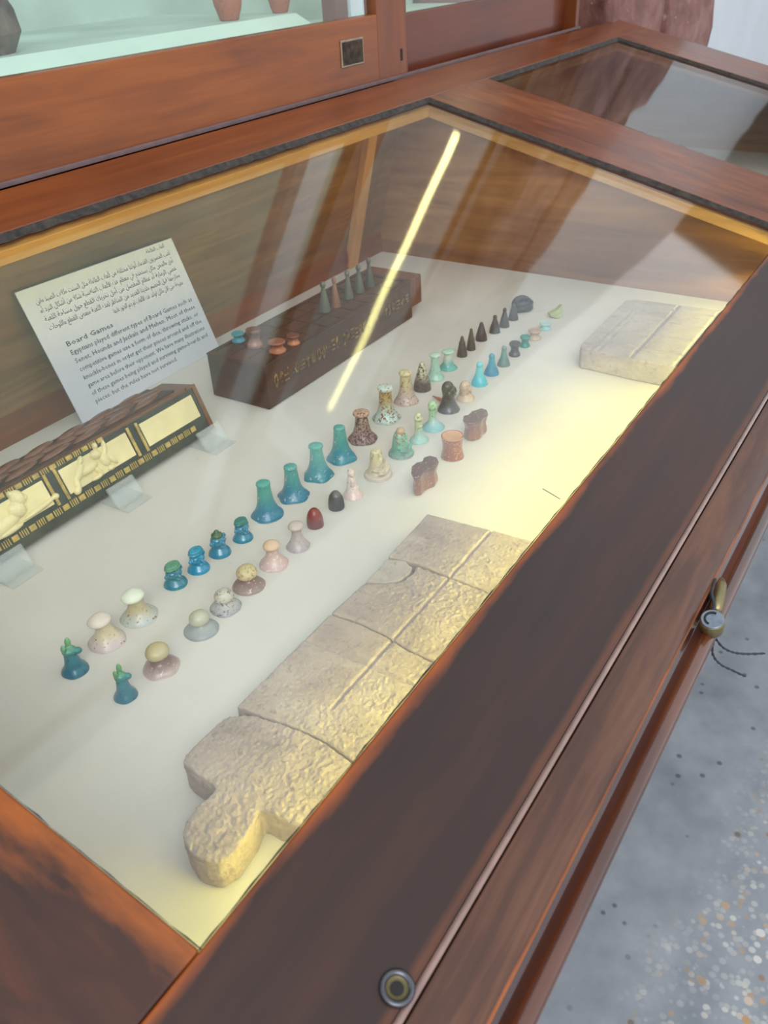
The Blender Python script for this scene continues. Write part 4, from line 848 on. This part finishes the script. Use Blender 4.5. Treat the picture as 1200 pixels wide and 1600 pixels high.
def knuckle(label, outline, base_px, hpx, group):
    b = atz(*base_px); s_ = pxsize(b); t = thing('knucklebone', label, 'knucklebone', (b.x, b.y, 0), group)
    hh = .052; tops = [atz(x, y, hh) - b for x, y in outline]; cx_ = sum((q for q in tops), Vector()) / len(tops)
    v = []; f = []; n = len(tops); lv = [(0, .80), (.12, .92), (.3, .9), (.55, .82), (.8, .92), (.93, 1.0), (1, .97)]
    for z, sc in lv:
        for q in tops: v.append(Vector((cx_.x + (q.x - cx_.x) * sc, cx_.y + (q.y - cx_.y) * sc, hh * z)))
    for i in range(len(lv) - 1):
        for k in range(n): f.append((i * n + k, i * n + (k + 1) % n, (i + 1) * n + (k + 1) % n, (i + 1) * n + k))
    f.append(tuple(range(n))[::-1]); f.append(tuple((len(lv) - 1) * n + k for k in range(n)))
    o = mesh('bone', v, f, glaze(nm(), C3(122, 74, 54), C3(84, 50, 44), C3(176, 140, 110), .08, rough=.3, coat=.6, split=(.8, .95)), t, world=False); remesh(o, .0016 * U, 3)
knuckle('brown polished knucklebone standing left of the copper spool', [(662, 714), (672, 711), (683, 714), (686, 721), (681, 729), (670, 733), (662, 738), (656, 745), (646, 746), (642, 738), (643, 728), (651, 722), (660, 720)], (664, 752), 0, 'brown knucklebones')
knuckle('brown polished knucklebone standing right behind the copper spool', [(744, 640), (752, 637), (761, 640), (763, 646), (757, 650), (752, 657), (741, 661), (730, 661), (723, 655), (724, 649), (731, 648), (737, 642)], (741, 672), 0, 'brown knucklebones')
b, r, h = place(707, 713, 35, 688); h = .055
t = thing('copper_spool', 'orange-brown drum-shaped spool between the two knucklebones', 'spool', (b.x, b.y, 0))
mc = glaze('copper_glaze', C3(130, 68, 40), C3(150, 84, 54), C3(200, 140, 96), .2, rough=.3, coat=.7)
lobj('drum', [(0, 0), (.95, 0), (1, .05), (.97, .15), (.88, .4), (.87, .6), (.94, .84), (1, .95), (.97, 1.0), (.86, .98), (.80, .93), (0, .92)], r, h, mc, t, 2, .03)
v, f = lathe([(.985 * r, h * .955), (1.02 * r, h * .975), (.98 * r, h * 1.0), (.93 * r, h * .99)], 32); mesh('rim', v, f, plain('worn_copper_edge', rgb(214, 156, 112), .4), t, world=False, smooth=True)
# --- pieces standing on the old wooden box
GP = 'pawns standing on the wooden game box'
def on_box(px, py): return atz(px, py, SH)
for bx, by, w_, top, lab, c in ((508, 486, 18, 439, 'grey-green pawn at the left end of the five on the wooden box', C3(92, 98, 84)), (525, 479, 15, 432, 'reddish brown pawn, second of the five on the wooden box', C3(134, 92, 68)), (545, 466, 16, 422, 'grey-green pawn in the middle of the five on the wooden box', C3(84, 90, 80)), (562, 456, 16, 413, 'grey-green pawn, fourth of the five on the wooden box', C3(84, 90, 80)), (578, 447, 15, 402, 'grey-green pawn at the far right of the five on the wooden box', C3(76, 80, 72))):
    b = on_box(bx, by); r = w_ / 2 * pxsize(b); h = height(bx, top, b)
    t = thing('pawn', lab, 'pawn', (b.x, b.y, SH), GP); m = glaze(nm(), c, c, None, 0, rough=.5)
    lobj('pawn_body', [(0, 0), (.95, 0), (1, .03), (.95, .12), (.76, .34), (.52, .58), (.32, .76), (.28, .80)], r, h, m, t, _i[0], .02)
    mb = MB(); mb.ball((0, 0, h * .88), (r * .5, r * .5, h * .12)); mb.build('pawn_head', m, t, smooth=True, world=False)
GS = 'spools standing on the wooden game box'
for bx, by, w_, top, lab, c, c2 in ((373, 533, 23, 517, 'turquoise spool at the left end of the wooden box', C3(54, 140, 160), C3(70, 150, 156)), (399, 541, 27, 508, 'tall brown spool beside the turquoise one on the wooden box', C3(150, 104, 84), C3(96, 66, 50)), (434, 549, 30, 529, 'low orange-brown spool at the front edge of the wooden box', C3(170, 106, 72), C3(150, 96, 76)), (459, 537, 22, 520, 'orange-brown drum near the middle of the wooden box', C3(186, 118, 72), C3(112, 60, 44))):
    b = on_box(bx, by); r = w_ / 2 * pxsize(b); h = height(bx, top, b) * .84; r *= .9
    t = thing('spool', lab, 'spool', (b.x, b.y, SH), GS); lobj('spool_body', P_SPOOL, r, h, glaze(nm(), c, c2, None, 0, rough=.45), t, _i[0], .02)
    lobj('top_disc', [(0, .975), (.7, .975), (.74, .99), (.70, 1.005), (0, 1.005)], r, h, glaze(nm(), c2, c2, None, 0, rough=.5), t, 1, .02)
